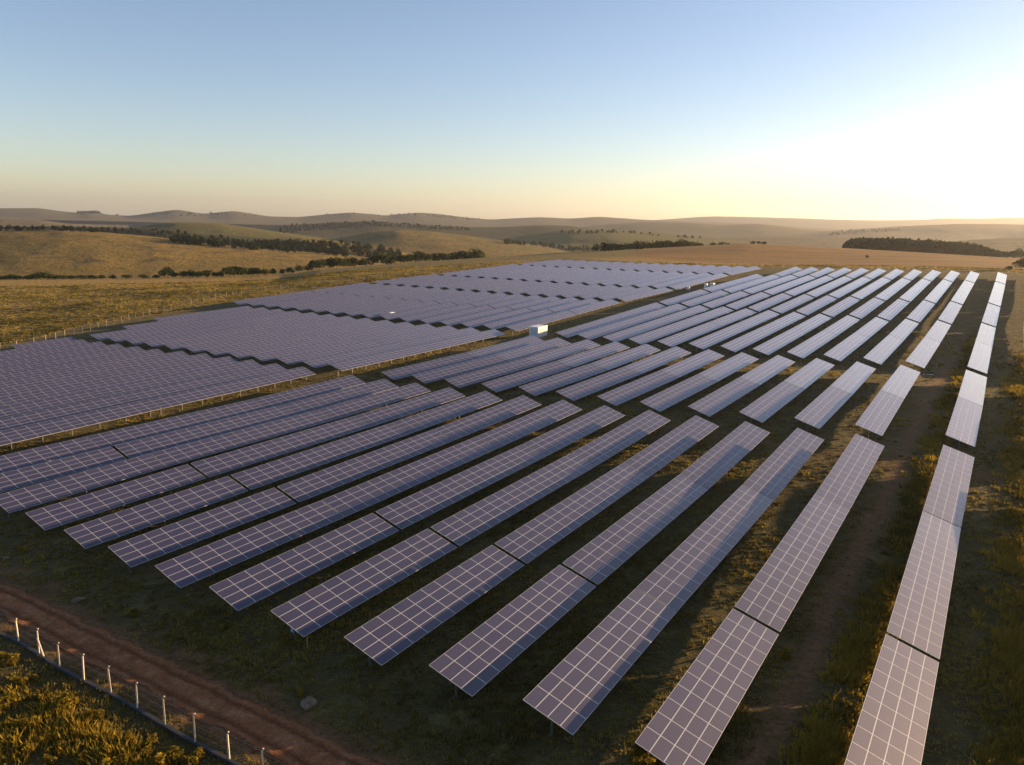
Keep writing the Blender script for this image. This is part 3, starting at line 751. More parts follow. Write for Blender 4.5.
def ribbon(name, line, width, mat, lift, kind='structure'):
    pts = []
    for (ax, ay), (bx, by) in zip(line[:-1], line[1:]):
        L = math.hypot(bx - ax, by - ay); n = max(2, int(L / 0.35))
        for i in range(n): pts.append((ax + (bx - ax) * i / n, ay + (by - ay) * i / n))
    pts.append(line[-1]); P = np.array(pts)
    for _ in range(12): P[1:-1] = (P[:-2] + P[1:-1] * 2 + P[2:]) / 4
    T = np.gradient(P, axis=0); T /= np.linalg.norm(T, axis=1)[:, None]
    N = np.stack([-T[:, 1], T[:, 0]], -1)
    m = 17; o = np.linspace(-1, 1, m)
    e = 1 + 0.22 * fbm(np.arange(len(P)) / 6., np.zeros(len(P)), 91, 3)
    e2 = 1 + 0.22 * fbm(np.arange(len(P)) / 6., np.zeros(len(P)) + 9, 92, 3)
    off = np.where(o[None] < 0, o[None] * e[:, None], o[None] * e2[:, None]) * width / 2
    X = P[:, None, 0] + N[:, None, 0] * off; Y = P[:, None, 1] + N[:, None, 1] * off
    rut = -0.05 * np.exp(-((np.abs(o)[None] - 0.45) / 0.14) ** 2)
    Z = ground_z(X, Y) + lift + rut * np.ones_like(X) + 0.03 * fbm(X / 0.8, Y / 0.8, 4, 2)
    Z[:, 0] -= 0.08; Z[:, -1] -= 0.08
    V = np.stack([X, Y, Z], -1).reshape(-1, 3); idx = np.arange(len(V)).reshape(len(P), m)
    F = np.stack([idx[:-1, :-1], idx[1:, :-1], idx[1:, 1:], idx[:-1, 1:]], -1).reshape(-1, 4)[:, ::-1]
    me = np_mesh(name, V, F, mat, {'across': np.repeat(np.abs(o)[None], len(P), 0).ravel()}, True)
    ob = link(bpy.data.objects.new(name, me)); ob['kind'] = kind
    return ob

def mat_road():
    m = NT("red_earth_track"); P = m.pos(); n2 = m.noise(P, 0.7, 6, 0.65); n3 = m.noise(P, 4.0, 5, 0.7)
    a = m.attr('across').outputs['Fac']
    c = m.ramp(n2, [(0.3, (0.20, 0.080, 0.032)), (0.5, (0.29, 0.124, 0.053)), (0.7, (0.38, 0.20, 0.10))])
    rut = m.math('ADD', m.math('ABSOLUTE', m.math('SUBTRACT', a, 0.45)), m.math('MULTIPLY', n3, 0.25))
    c = m.mix(m.ramp(rut, [(0.14, (0.9, 0.9, 0.9)), (0.34, (0, 0, 0))]), c, (0.14, 0.052, 0.022))
    c = m.mix(1.0, c, m.ramp(n3, [(0.25, (0.6, 0.6, 0.6)), (0.75, (1.3, 1.3, 1.3))]), 'MULTIPLY')
    edge = m.math('ADD', a, m.math('MULTIPLY', m.math('SUBTRACT', n2, 0.5), 0.9))
    p = m.principled(c, 0.95, Normal=m.bump(n3, 0.8, 0.25))
    p.inputs['Specular IOR Level'].default_value = 0.1
    tr = m.n('ShaderNodeBsdfTransparent')
    f = m.ramp(edge, [(0.72, (0, 0, 0)), (0.95, (1, 1, 1))])
    return m.finish(m.n('ShaderNodeMixShader', ins={0: f, 1: p.outputs[0], 2: tr.outputs[0]}).outputs[0])
M['road'] = mat_road()
ribbon("dirt_road", ROAD, 4.1, M['road'], 0.06)

# ---------------------------------------------------------------- hills and far ridges
def hill(name, pts, Y, front, back, base, mat, rough=1.0, seed=0, step=3.0):
    """pts: crest as (photo x, photo y); the crest stands Y metres ahead"""
    pts = np.array(pts, float)
    px = np.arange(pts[0, 0], pts[-1, 0] + 0.1, step)
    # smooth interpolation through the crest points (Catmull-Rom like via dense linear + blur)
    py = np.interp(px, pts[:, 0], pts[:, 1])
    k = np.exp(-np.linspace(-2, 2, 9) ** 2); k /= k.sum()
    pp = np.pad(py, 4, mode='edge'); py = np.convolve(pp, k, 'valid')
    ab = [ray_dir(a, b) for a, b in zip(px, py)]
    ta = np.array([q[0] for q in ab]); zc = np.array([H0 + q[1] * Y for q in ab])
    v = np.concatenate([np.linspace(-1, 0, 34), np.linspace(0, 1, 20)[1:]])
    yy = np.where(v < 0, Y + v * front, Y + v * back)
    prof = np.where(v < 0, 0.5 * (1 + np.cos(np.pi * np.abs(v) ** 0.92)), 0.5 * (1 + np.cos(np.pi * v)))
    YY = yy[None, :] * np.ones((len(px), 1)); X = ta[:, None] * YY
    amp = (zc - base)[:, None]
    Z = base + amp * prof[None, :]
    keep = (0.25 + 0.75 * (1 - prof[None, :])) * smooth(0.02, 0.4, prof)[None, :]
    L = front * 0.45
    Z = Z + rough * 0.16 * np.abs(amp) * keep * fbm(X / L, YY / L, seed, 4) * 2
    Z = Z + rough * 0.012 * np.abs(amp) * fbm(X / (L * .07), YY / (L * .07), seed + 3, 2)
    V = np.stack([X, YY, Z], -1).reshape(-1, 3); idx = np.arange(len(V)).reshape(len(px), len(v))
    F = np.stack([idx[:-1, :-1], idx[1:, :-1], idx[1:, 1:], idx[:-1, 1:]], -1).reshape(-1, 4)
    me = np_mesh(name, V, F, mat, None, True)
    o = link(bpy.data.objects.new(name, me)); o['kind'] = 'structure'
    return (X, YY, Z)

gold = [(0.34, (0.10, 0.080, 0.018)), (0.5, (0.21, 0.140, 0.034)), (0.66, (0.35, 0.215, 0.055))]
olive = [(0.34, (0.050, 0.056, 0.016)), (0.5, (0.095, 0.092, 0.024)), (0.66, (0.19, 0.145, 0.040))]
dark = [(0.3, (0.020, 0.026, 0.012)), (0.6, (0.040, 0.044, 0.018))]
pale = [(0.34, (0.060, 0.054, 0.028)), (0.5, (0.10, 0.080, 0.042)), (0.66, (0.14, 0.105, 0.055))]
WOOD = (0.024, 0.030, 0.013)
mh_gold = mat_hill("golden_grass_hill", gold, (0.10, 0.075, 0.026), 0.35, 0.008)
mh_olive = mat_hill("olive_grass_hill", olive, WOOD, 0.22, 0.004)
mh_goldolive = mat_hill("gold_green_hill", [(0.34, (0.072, 0.066, 0.018)), (0.5, (0.15, 0.108, 0.030)), (0.66, (0.27, 0.165, 0.046))], WOOD, 0.16, 0.004)
mh_dark = mat_hill("wooded_hill", dark, WOOD, 0.5, 0.004)
mh_far = mat_hill("far_ridge", [(0.3, (0.012, 0.017, 0.017)), (0.6, (0.026, 0.030, 0.024))], WOOD, 0.62, 0.0016)
mh_pale = mat_hill("pale_hill", pale, WOOD, 0.15, 0.003)

HILLS = {}
HILLS['golden'] = hill("hill", [(-420, 236), (-150, 231), (0, 230), (60, 230.5), (100, 233), (150, 237.5), (180, 241), (250, 248), (330, 255.5), (370, 262), (420, 272)], 860, 330, 300, -24, mh_gold, 1.0, 1)
hill("hill", [(-420, 226), (0, 227), (60, 226.5), (150, 228), (200, 234), (260, 238), (330, 242), (380, 252)], 1150, 180, 250, -24, mh_dark, 1.0, 2)
hill("hill", [(270, 246), (300, 237), (330, 240), (370, 247), (412, 254), (440, 262)], 1120, 260, 200, -26, mh_goldolive, 1.0, 12)
hill("hill", [(60, 240), (120, 232), (150, 225.5), (180, 222.5), (220, 223), (260, 229), (310, 236), (345, 242), (400, 250)], 1500, 380, 300, -26, mh_olive, 1.0, 3)
hill("hill", [(280, 250), (330, 240), (370, 232.5), (400, 229.5), (430, 231), (470, 236), (520, 243.5), (570, 252), (620, 262)], 1450, 420, 300, -26, mh_goldolive, 1.0, 4)
hill("hill", [(440, 250), (500, 240), (530, 235), (570, 229.5), (610, 229), (660, 232), (700, 237), (760, 243), (830, 252)], 1900, 520, 400, -28, mh_olive, 1.0, 5)
hill("hill", [(180, 236), (260, 227), (300, 224), (340, 222), (370, 220.8), (420, 224), (470, 227), (500, 227), (540, 225), (570, 225.5), (610, 231), (660, 238)], 2400, 500, 500, -28, mh_dark, 1.0, 6)
hill("hill", [(-420, 219), (-100, 218), (0, 218), (40, 220), (80, 225.5), (130, 232)], 2600, 500, 500, -28, mh_pale, 1.0, 7)
hill("hill", [(600, 240), (690, 239), (760, 236.5), (840, 236), (930, 240), (1000, 245), (1100, 246)], 2300, 500, 500, -28, mh_pale, 1.0, 13)
hill("hill", [(880, 246), (960, 241), (1000, 238), (1024, 237.5), (1100, 236), (1300, 236)], 1700, 400, 400, -28, mh_pale, 1.0, 14)
hill("hill", [(700, 243), (780, 236), (830, 231), (880, 228), (930, 225), (960, 223.7), (1024, 224), (1150, 222.5), (1400, 224)], 3400, 700, 700, -30, mh_pale, 1.0, 8)
hill("hill", [(540, 232), (600, 225), (640, 222), (690, 222.5), (720, 225), (760, 224), (800, 229), (860, 233), (920, 236)], 3900, 900, 800, -30, mh_far, 1.0, 9)
HILLS['ridge'] = hill("ridge", [(-450, 208), (-100, 210), (0, 208), (40, 208), (60, 211), (78, 213), (84, 211.5), (98, 211.5), (104, 214.5), (130, 216), (150, 213), (165, 211), (178, 209.5), (190, 212), (205, 214), (222, 212), (236, 211), (250, 213.5), (270, 216.5), (300, 217), (325, 214.5), (350, 212), (370, 213.5), (385, 215.5), (405, 213), (420, 212), (440, 213.5), (465, 217), (490, 219.5), (515, 218), (540, 217), (570, 218.7), (600, 217), (640, 219.5), (680, 221), (760, 224), (850, 230)], 5600, 1500, 1500, -30, mh_far, 1.0, 10)
hill("ridge", [(560, 226), (640, 221), (690, 217.5), (715, 216), (740, 216.3), (790, 218), (840, 219.5), (880, 220), (915, 219.5), (945, 217.7), (975, 218.3), (1000, 217.5), (1030, 217.5), (1200, 216), (1450, 218)], 8200, 2200, 2000, -30, mh_far, 1.0, 11)

# ---------------------------------------------------------------- trees
def leaf_cloud(rs, centres, radii, n, size, squash=0.8):
    """n leaf-clump triangles spread through lobes -> V, F, tone"""
    k = rs.randint(0, len(centres), n)
    d = rs.normal(size=(n, 3)); d /= np.linalg.norm(d, axis=1)[:, None]
    rad = rs.uniform(0.35, 1.0, n) ** 0.5
    c = centres[k] + d * (radii[k] * rad)[:, None] * np.array([1, 1, squash])
    a = rs.normal(size=(n, 3)); a /= np.linalg.norm(a, axis=1)[:, None]
    b = np.cross(a, rs.normal(size=(n, 3))); b /= np.linalg.norm(b, axis=1)[:, None]
    sz = size * rs.uniform(0.6, 1.4, n)[:, None]
    V = np.stack([c - a * sz * .6 - b * sz * .35, c + a * sz * .6 - b * sz * .25, c + a * sz * .4 + b * sz * .5, c - a * sz * .5 + b * sz * .45], 1).reshape(-1, 3)
    F = np.arange(4 * n).reshape(n, 4)
    tone = np.repeat(np.clip(rs.uniform(0, 1, n) * 0.6 + 0.4 * rs.uniform(0, 1, len(centres))[k], 0, 1), 4)
    return V, F, tone

def tree_meshes(seed, h, w, leaves, tall=0.6):
    rs = np.random.RandomState(seed)
    m = MB(); th = h * (0.42)
    m.tube((0, 0, -0.4), (0.05 * h * rs.uniform(-1, 1), 0.05 * h * rs.uniform(-1, 1), th), 0.03 * h, 0.016 * h, 7)
    top = m.v[-1].copy()
    nl = 7; C = []; Rr = []
    for i in range(nl):
        a = 2 * math.pi * i / nl + rs.uniform(-.4, .4); q = rs.uniform(0.25, 0.62)
        zz = h * rs.uniform(0.42, 0.80)
        p = np.array([math.cos(a) * w * q * .62, math.sin(a) * w * q * .62, zz])
        m.tube((0, 0, th * rs.uniform(.6, .95)), tuple(p), 0.012 * h, 0.004 * h, 5)
        C.append(p); Rr.append(w * rs.uniform(0.20, 0.33))
    C.append(np.array([0, 0, h * 0.78])); Rr.append(w * 0.28)
    C = np.array(C); Rr = np.array(Rr)
    V, F, tone = leaf_cloud(rs, C, Rr, leaves, 0.085 * h, 0.85)
    return m.data("trunk", M['bark']), np_mesh("crown", V, F, M['leaf'], {'tone': tone})

TREES = [tree_meshes(40 + i, 1.0, [1.1, 1.35, 0.85, 1.2][i], 620) for i in range(4)]
def tree(x, y, h, label, group, kind=None, wide=1.0, name='tree'):
    i = R.randrange(4) if kind is None else kind
    e = empty(name, (x, y, gz(x, y) - 0.1), R.uniform(0, 6.28)); e.scale = (h * wide, h * wide, h)
    for nm, me in zip(('trunk', 'crown'), TREES[i]):
        o = link(bpy.data.objects.new(nm, me)); o.parent = e
    return tag(e, label, 'tree', group)

# line of trees behind the plateau crest on the left: photo x, base y, height in photo pixels, distance
def crest_tree(px, top, hpx, Y, label, group, wide=1.0, kind=None):
    x, y, zt = at_depth(px, top, Y)
    h = hpx * Y / 800.0
    i = R.randrange(4) if kind is None else kind
    e = empty('tree', (x, y, zt - h), R.uniform(0, 6.28)); e.scale = (h * wide, h * wide, h)
    for nm, me in zip(('trunk', 'crown'), TREES[i]):
        o = link(bpy.data.objects.new(nm, me)); o.parent = e
    return tag(e, label, 'tree', group)
from mathutils.bvhtree import BVHTree
bpy.context.view_layer.update()
_bv = []
for o in list(col.objects):
    if o.type == 'MESH' and o.name.split('.')[0] in ('ground', 'hill', 'ridge'):
        me = o.data
        co = np.empty(len(me.vertices) * 3, np.float32); me.vertices.foreach_get('co', co)
        _bv.append(BVHTree.FromPolygons([tuple(v) for v in co.reshape(-1, 3)], [tuple(p.vertices) for p in me.polygons]))
def hit(px, py):
    """first surface a photo pixel looks at"""
    a, b = ray_dir(px, py); d = Vector((a, 1, b)).normalized(); best = None
    for t in _bv:
        h = t.ray_cast(Vector((0, 0, H0)), d, 20000)
        if h[0] is not None and (best is None or h[3] < best[1]): best = (h[0], h[3])
    return best[0] if best else None
def surface(x, y):
    z = -1e9
    for t in _bv:
        h = t.ray_cast(Vector((x, y, 900)), Vector((0, 0, -1)), 2000)
        if h[0] is not None: z = max(z, h[0].z)
    return z

def crest_trees(specs, label, group, wide=1.15):
    for px, top, Y in specs:
        top += R.uniform(-1.6, 1.4); px += R.uniform(-1.5, 1.5); Y += R.uniform(-4, 10)
        x, y, zt = at_depth(px, top, Y)
        zb = surface(x, y)
        h = min(max(zt - zb, 3.0), 17.0)
        tree(x, y, h, label, group, None, wide * (1.0 if h < 9 else 0.85)).location.z = zt - h if h < 17 and zt - zb >= 3 else zb - 0.2

g = 'trees in the hollow behind the yellow meadow'
crest_trees([(3, 277.5, 490), (10, 276, 492), (18, 277, 495), (26, 276, 492), (34, 274.5, 500), (41, 273.5, 505), (48, 274, 505), (55, 276.5, 498), (63, 277.5, 500), (71, 278, 500), (80, 278.5, 498), (90, 276.5, 505), (101, 279, 500), (113, 278.5, 505), (128, 278, 505), (143, 277.5, 508), (156, 277, 510)],
            'low dark scrub tree in the hollow at the foot of the golden hill', g, 2.0)
crest_trees([(167.5, 268, 520)], 'small round dark tree left of the tree clump below the golden hill', None, 1.1)
crest_trees([(175, 273, 520), (183, 272, 520), (191, 271.5, 522), (199, 271, 522), (206, 270.5, 525), (213, 271.5, 522), (220, 272, 522), (244, 268.5, 530), (251, 267.5, 530), (258, 268.5, 535), (266, 269.5, 535), (274, 269, 540), (282, 268.5, 545), (291, 267.5, 550), (300, 266.5, 552), (308, 265, 560)],
            'green tree in the clump between yellow meadow and golden hill', g, 1.15)
crest_trees([(228, 266.5, 525), (236, 267.5, 528)], 'tall dark round tree topping the clump below the golden hill', g, 1.3)
crest_trees([(313, 259.5, 560), (320, 260.5, 562), (328, 258.5, 572), (336, 257, 578), (345, 258, 582), (354, 257.5, 588), (364, 258, 595), (373, 255.5, 600), (382, 254.5, 605), (391, 254, 610), (400, 253.5, 612), (409, 254.5, 615), (418, 253.0, 620), (427, 252.5, 622), (436, 252.5, 628), (444, 253.5, 632)],
            'dark green tree in the long clump below the mid hills', g, 1.1)
crest_trees([(455, 252.5, 640), (462, 251.8, 642), (469, 251, 645), (477, 250, 650)], 'dark rounded tree at the right end of the long clump', g, 1.2)
crest_trees([(604, 247.5, 700), (612, 247, 700), (620, 246.2, 702), (628, 245.2, 704), (636, 244.2, 705), (645, 242.4, 706), (654, 241.2, 708), (661, 240.6, 710), (668, 241, 710), (675, 241.4, 712), (682, 241.6, 712), (690, 241.0, 712), (697, 241.6, 712), (714, 241.6, 715), (721, 241.8, 715), (728, 242.2, 715)],
            'dark tree in the low line beyond the far end of the plant', 'trees in the line beyond the far plant edge', 1.5)
crest_trees([(754, 242.6, 705), (759.5, 240.0, 705), (765, 242.8, 705)], 'dark bushy tree of the small knot on the skyline of the brown field', 'knot of trees on the brown field crest', 1.4)
crest_trees([(1000, 252.5, 700), (1006, 251.5, 700), (1013, 250.5, 700), (1020, 250, 700), (1030, 249.5, 700)], 'hazy dark tree at the right end of the plantation', 'trees right of the plantation', 1.3)

p = hit(1022, 270.5)
tree(p.x, p.y, 6.2, 'lone dark spreading tree at the right edge of the brown field', None, 1, 1.25)
for px, py, h, lab in ((32, 238.5, 8, 'left one of two lone dark trees on the golden hill'), (46, 238.5, 10, 'taller right one of two lone dark trees on the golden hill'),
                       (225.5, 223.8, 15, 'lone dark tree on the crest of the green far hill'),
                       (1009, 270.8, 2.6, 'small dark bush left of the lone spreading tree'), (867, 258.5, 2.4, 'small dark bush alone on the brown field'),
                       (112, 254, 4, 'scrub bush on the face of the golden hill'), (139, 240.6, 6, 'left bush of the row on the golden hill crest'), (148, 241, 6, 'middle bush of the row on the golden hill crest'), (160, 242, 5, 'right bush of the row on the golden hill crest'), (212, 256, 5, 'bush on the lit right flank of the golden hill')):
    q = hit(px, py)
    if q is not None: tree(q.x, q.y, h, lab, None, None, 1.2)

def wood(name, spots, hmin, hmax, seed, per=90, mat='leaf_far'):
    """far wood that reads as one mass: many crowns in one object"""
    rs = np.random.RandomState(seed); Vs = []; Fs = []; Ts = []; nb = 0
    for q in spots:
        if q is None: continue
        h = rs.uniform(hmin, hmax); w = h * rs.uniform(0.34, 0.5)
        C = np.array([[q[0], q[1], q[2] + h * .55], [q[0] + w * .4, q[1], q[2] + h * .4], [q[0] - w * .4, q[1] + w * .3, q[2] + h * .42], [q[0], q[1], q[2] + h * .2]])
        V, F, T = leaf_cloud(rs, C, np.array([w * .8, w * .7, w * .7, w * .8]), per, h * 0.16, 1.1)
        Vs.append(V); Fs.append(F + nb); Ts.append(T); nb += len(V)
    me = np_mesh(name, np.concatenate(Vs), np.concatenate(Fs), M[mat], {'tone': np.concatenate(Ts)})
    o = link(bpy.data.objects.new(name, me)); o['kind'] = 'stuff'
    return o
def strip(poly_top, poly_bot, n, seed):
    rs = random.Random(seed); out = []
    xs = [q[0] for q in poly_top]
    for _ in range(n):
        px = rs.uniform(xs[0], xs[-1]); f = rs.random()
        a = np.interp(px, xs, [q[1] for q in poly_top]); b = np.interp(px, [q[0] for q in poly_bot], [q[1] for q in poly_bot])
        out.append(hit(px, a + (b - a) * f))
    return out
wood('woodland', strip([(-20, 229), (60, 228.5), (150, 230), (240, 239), (340, 246)], [(-20, 231), (60, 231), (150, 235), (240, 246), (340, 254)], 200, 1), 2.2, 6.5, 1)
wood('woodland', strip([(170, 240), (250, 243), (300, 242.5), (345, 243), (400, 252)], [(170, 243), (250, 250), (300, 253), (345, 257), (400, 261)], 330, 2), 3, 9.5, 2)
wood('woodland', strip([(505, 242.5), (540, 244), (570, 247), (600, 248), (660, 244)], [(505, 244), (540, 247), (570, 251), (600, 251.5), (660, 248)], 190, 3), 3, 8.5, 3)
wood('woodland', strip([(100, 213), (240, 213), (420, 214), (480, 219)], [(100, 217), (240, 216), (420, 216.5), (480, 221)], 110, 4), 8, 14, 4)
wood('woodland', strip([(78, 212.6), (100, 212.6)], [(78, 213.5), (100, 213.5)], 40, 5), 14, 18, 5)
wood('woodland', strip([(830, 233), (850, 231), (900, 230)], [(830, 236), (850, 234), (900, 231)], 70, 6), 7, 11, 6)
wood('woodland', strip([(280, 225), (370, 221.8), (470, 228)], [(280, 234), (370, 226), (470, 231)], 300, 7), 3, 8, 7)
wood('woodland', strip([(560, 232), (620, 231), (700, 238)], [(560, 234), (620, 233), (700, 240)], 40, 8), 4, 8, 8)

# dense plantation block beyond the brown field
sp = []
rs = random.Random(5)
for i in range(520):
    px = 850 + 152 * rs.random() ** 0.95
    Y = 725 + 55 * rs.random()
    top = np.interp(px, [848, 856, 900, 940, 975, 1002], [239.5, 236.8, 237.6, 240, 243, 251]) + rs.uniform(-0.4, 1.3)
    x, y, zt = at_depth(px, top, Y)
    sp.append((x, y, zt - 13.5 + rs.uniform(-.6, .6)))
wood('plantation_wood', sp, 12.5, 14.0, 9, 160)

# ---------------------------------------------------------------- solar tables
PW, MODL, TH = 4.05, 1.9, 0.045
def panel_mesh(n):
    m = MB(); L = n * MODL
    m.box((L / 2, 0, 0), (L, PW, TH), 0)
    rs = random.Random(n); q = 0.034; z = TH / 2 + 0.003
    for i in range(n):
        for j in range(4):
            x0, x1 = i * MODL + q, (i + 1) * MODL - q
            y0, y1 = -PW / 2 + j * PW / 4 + q * .9, -PW / 2 + (j + 1) * PW / 4 - q * .9
            m.quad(((x0, y0, z), (x1, y0, z), (x1, y1, z), (x0, y1, z)), 1)
    me = m.data("panel_surface", [M['alu'], M['glass']])
    uv = me.uv_layers.new(name='cell')
    tone = me.attributes.new('tone', 'FLOAT', 'FACE')
    for p in me.polygons:
        tone.data[p.index].value = rs.random()
        if p.material_index == 1:
            for k, li in enumerate(p.loop_indices): uv.data[li].uv = ((0, 0), (1, 0), (1, 1), (0, 1))[k]
    return me
PM = {}
POST = MB(); POST.box((0, 0, -0.5), (0.11, 0.16, 1.0)); POST_ME = POST.data("post", M['steel'])
def support_mesh(n, posts, h):
    """beam, purlins and rafters under a table; for far tables the piles too"""
    m = MB(); L = n * MODL
    m.box((L / 2, 0, -0.26), (L - 0.3, 0.14, 0.16))
    for y in (-1.35, 1.35): m.box((L / 2, y, -0.085), (L - 0.1, 0.06, 0.07))
    k = max(2, round(L / 4.2))
    for i in range(k):
        x = 0.9 + (L - 1.8) * i / (k - 1)
        m.box((x, 0, -0.15), (0.07, 3.4, 0.06))
    return m.data("support_rack", M['steel'])
SM = {}
ORD = ['outermost', 'first', 'second', 'third', 'fourth', 'fifth', 'sixth', 'seventh', 'eighth', 'ninth', 'tenth', 'eleventh', 'twelfth', 'thirteenth', 'fourteenth', 'fifteenth', 'sixteenth']
WHERE = {'A1': ('front', 'short table at the near end of the'), 'A2': ('front', 'middle table of the front stretch of the'), 'A3': ('front', 'last table before the near cross track in the'),
         'B1': ('second', 'first table beyond the near cross track in the'), 'B2': ('second', 'back table of the second stretch in the'),
         'C1': ('third', 'near table of the third stretch in the'), 'C2': ('third', 'far table of the third stretch in the'),
         'D1': ('fourth', 'table of the fourth stretch in the'), 'E1': ('fifth', 'long table of the fifth stretch in the'), 'F1': ('last', 'table at the far end of the'),
         'P1': ('nearest', 'nearest visible table of the'), 'P2': ('nearest', 'second table of the'), 'P3': ('nearest', 'third table of the'),
         'Q1': ('second', 'near table of the second stretch in the'), 'Q2': ('second', 'far table of the second stretch in the'),
         'R1': ('third', 'near table of the third stretch in the'), 'R2': ('third', 'far table of the third stretch in the'),
         'S1': ('fourth', 'table of the fourth stretch in the'), 'T1': ('fifth', 'long table of the fifth stretch in the'), 'V1': ('last', 'table at the far end of the')}
GROUPS = {'A': 'solar tables of the front stretch', 'B': 'solar tables past the near cross track', 'C': 'solar tables of the middle stretch', 'D': 'solar tables of the far right stretches', 'E': 'solar tables of the far right stretches', 'F': 'solar tables of the far right stretches',
          'P': 'solar tables of the left block', 'Q': 'solar tables of the left block', 'R': 'solar tables of the left block', 'S': 'solar tables of the far left block', 'T': 'solar tables of the far left block', 'V': 'solar tables of the far left block'}
def tlabel(sec, k):
    w = WHERE[sec][1]; u = k - 100 if k > 100 else k
    if sec == 'P1' and u >= 12: w = 'short nearest table of the'
    if sec == 'P2' and u >= 9: w = 'second visible table of the'
    look = ('blue' if sec[0] in 'PA' and (k > 100 or k > 8) else 'pale' if sec[0] in 'DEFCSTV' else 'brownish') + ' panel'
    if k > 100: s = f'{look} {w} {ORD[u]} row left of the lane'
    elif k == 0: s = f'{look} {w} row at the right edge'
    else: s = f'{look} {w} {ORD[u]} row from the right'
    return s
def add_table(sec, k, n, a, b):
    a, b = Vector(a), Vector(b)
    u = (b - a); L = u.length; u.normalize(); n = max(3, round(L / MODL))
    rz = math.atan2(u.y, u.x)
    side = Vector((-u.y, u.x, 0)).normalized()          # uphill, high edge of the table
    up = u.cross(side).normalized()
    tilt = CAM['tilt']
    yv = (side * math.cos(tilt) + up * math.sin(tilt)).normalized()
    zv = u.cross(yv).normalized()
    base = gz(a.x, a.y)
    root = empty("solar_table", (a.x, a.y, base), rz)
    tag(root, tlabel(sec, k), 'solar panel', GROUPS[sec[0]])
    if n not in PM: PM[n] = panel_mesh(n); SM[n] = support_mesh(n, True, 1.4)
    Rz = Matrix.Rotation(rz, 4, 'Z')
    Mw = Matrix.Translation(a) @ Matrix((( u.x, yv.x, zv.x, 0), (u.y, yv.y, zv.y, 0), (u.z, yv.z, zv.z, 0), (0, 0, 0, 1))) @ Matrix.Diagonal((L / (n * MODL), 1, 1, 1))
    Rm = (Matrix.Translation(Vector((a.x, a.y, base))) @ Rz)
    inv = Rm.inverted()
    for nm, me in (("panel_surface", PM[n]), ("support_rack", SM[n])):
        o = link(bpy.data.objects.new(nm, me)); o.parent = root; o.matrix_basis = inv @ Mw
    cnt = max(2, round(L / 4.2)); near = sec[0] in 'ABPQ'
    if near:
        for i in range(cnt):
            f = (0.9 + (L - 1.8) * i / (cnt - 1)) / L
            p = a + (b - a) * f - zv * 0.30
            g0 = gz(p.x, p.y) - 0.35
            o = link(bpy.data.objects.new("post", POST_ME)); o.parent = root
            o.matrix_basis = inv @ Matrix.Translation(p) @ Rz @ Matrix.Diagonal((1, 1, max(0.4, p.z - g0), 1))
    else:
        m = MB(); Rinv = inv
        for i in range(cnt):
            f = (0.9 + (L - 1.8) * i / (cnt - 1)) / L
            p = a + (b - a) * f - zv * 0.30; g0 = gz(p.x, p.y) - 0.35
            q = Rinv @ Vector(p); h = max(0.4, p.z - g0)
            m.box((q.x, q.y, q.z - h / 2), (0.10, 0.17, h))
        m.build("pile_row", M['steel'], root)
    return root, a, b, zv, side, u
FRONT = {}
for sec, k, n, x0, y0, z0, x1, y1, z1 in TABLES:
    r = add_table(sec, k, n, (x0, y0, z0), (x1, y1, z1))
    if sec == 'A1': FRONT[k] = r
# small combiner box on the first pile of the sixth front row
r, a, b, zv, side, u = FRONT[6]
m = MB(); m.box((0, 0, 0), (0.22, 0.34, 0.5)); m.box((-0.12, 0, 0.02), (0.02, 0.28, 0.42))
o = m.build("junction_box", M['box_blue'], r)
pp = a + u * 0.72; o.location = r.matrix_basis.inverted() @ Vector((pp.x, pp.y, a.z - 0.95)) if False else (0.72, 0.10, a.z - r.location.z - 0.85)
q = on_ground(307, 648)
m = MB(); m.tube((0, 0, -0.3), (0.04, 0.02, 0.95), 0.045, 0.04, 6); m.box((0.04, 0.02, 0.93), (0.11, 0.11, 0.05))
o = m.build("leg", M['wood']); o.location = (q[0], q[1], gz(*q)); tag(o, 'short pale stake under the front corner of a solar table', 'leg')  # front leg of the table, its sunlit tone painted as pale wood

# ---------------------------------------------------------------- cabins in the central lane
def cabin(name, px, py, L, Wd, H, label, cat, doors=True):
    x, y = on_ground(px, py); z = gz(x, y)
    e = empty(name, (x, y, z), math.pi / 2 - PHI)
    m = MB(); m.box((L / 2, Wd / 2, H / 2 + 0.18), (L, Wd, H))
    k = int(L / 0.28)
    for i in range(1, k):
        for yy in (-0.015, Wd + 0.015): m.box((L * i / k, yy, H / 2 + 0.18), (0.12, 0.03, H - 0.3))
    m.build('body', M['white'], e)
    m = MB(); m.box((L / 2, Wd / 2, H + 0.23), (L + 0.16, Wd + 0.16, 0.09)); m.build('roof', M['white'], e)
    m = MB(); m.box((L / 2, Wd / 2, 0.0), (L + 0.3, Wd + 0.3, 0.34)); m.build('plinth', M['concrete'], e)
    if doors:
        for yy in (Wd * .29, Wd * .71):
            m = MB(); m.box((-0.025, yy, H * .47 + 0.2), (0.05, Wd * .38, H * .84)); d = m.build('door', M['door'], e)
            m = MB(); m.box((-0.07, yy + (0.1 if yy < Wd / 2 else -0.1), H * .47), (0.04, 0.05, 0.5)); m.build('handle', M['grey'], d)
        for xx in (L * .3, L * .7):
            m = MB()
            m.box((xx, -0.05, H * .62), (0.9, 0.04, 0.7))
            m.build('vent', M['grey'], e)
    if doors:
        m = MB(); m.box((L / 2, Wd / 2, -0.16), (L + 2.6, Wd + 2.2, 0.42)); m.build('gravel_pad', M['gravel'], e)
    return tag(e, label, cat)
cabin('inverter_cabin', 538, 337.5, 5.4, 3.0, 2.75, 'white inverter cabin standing in the grass lane between the blocks', 'cabin')
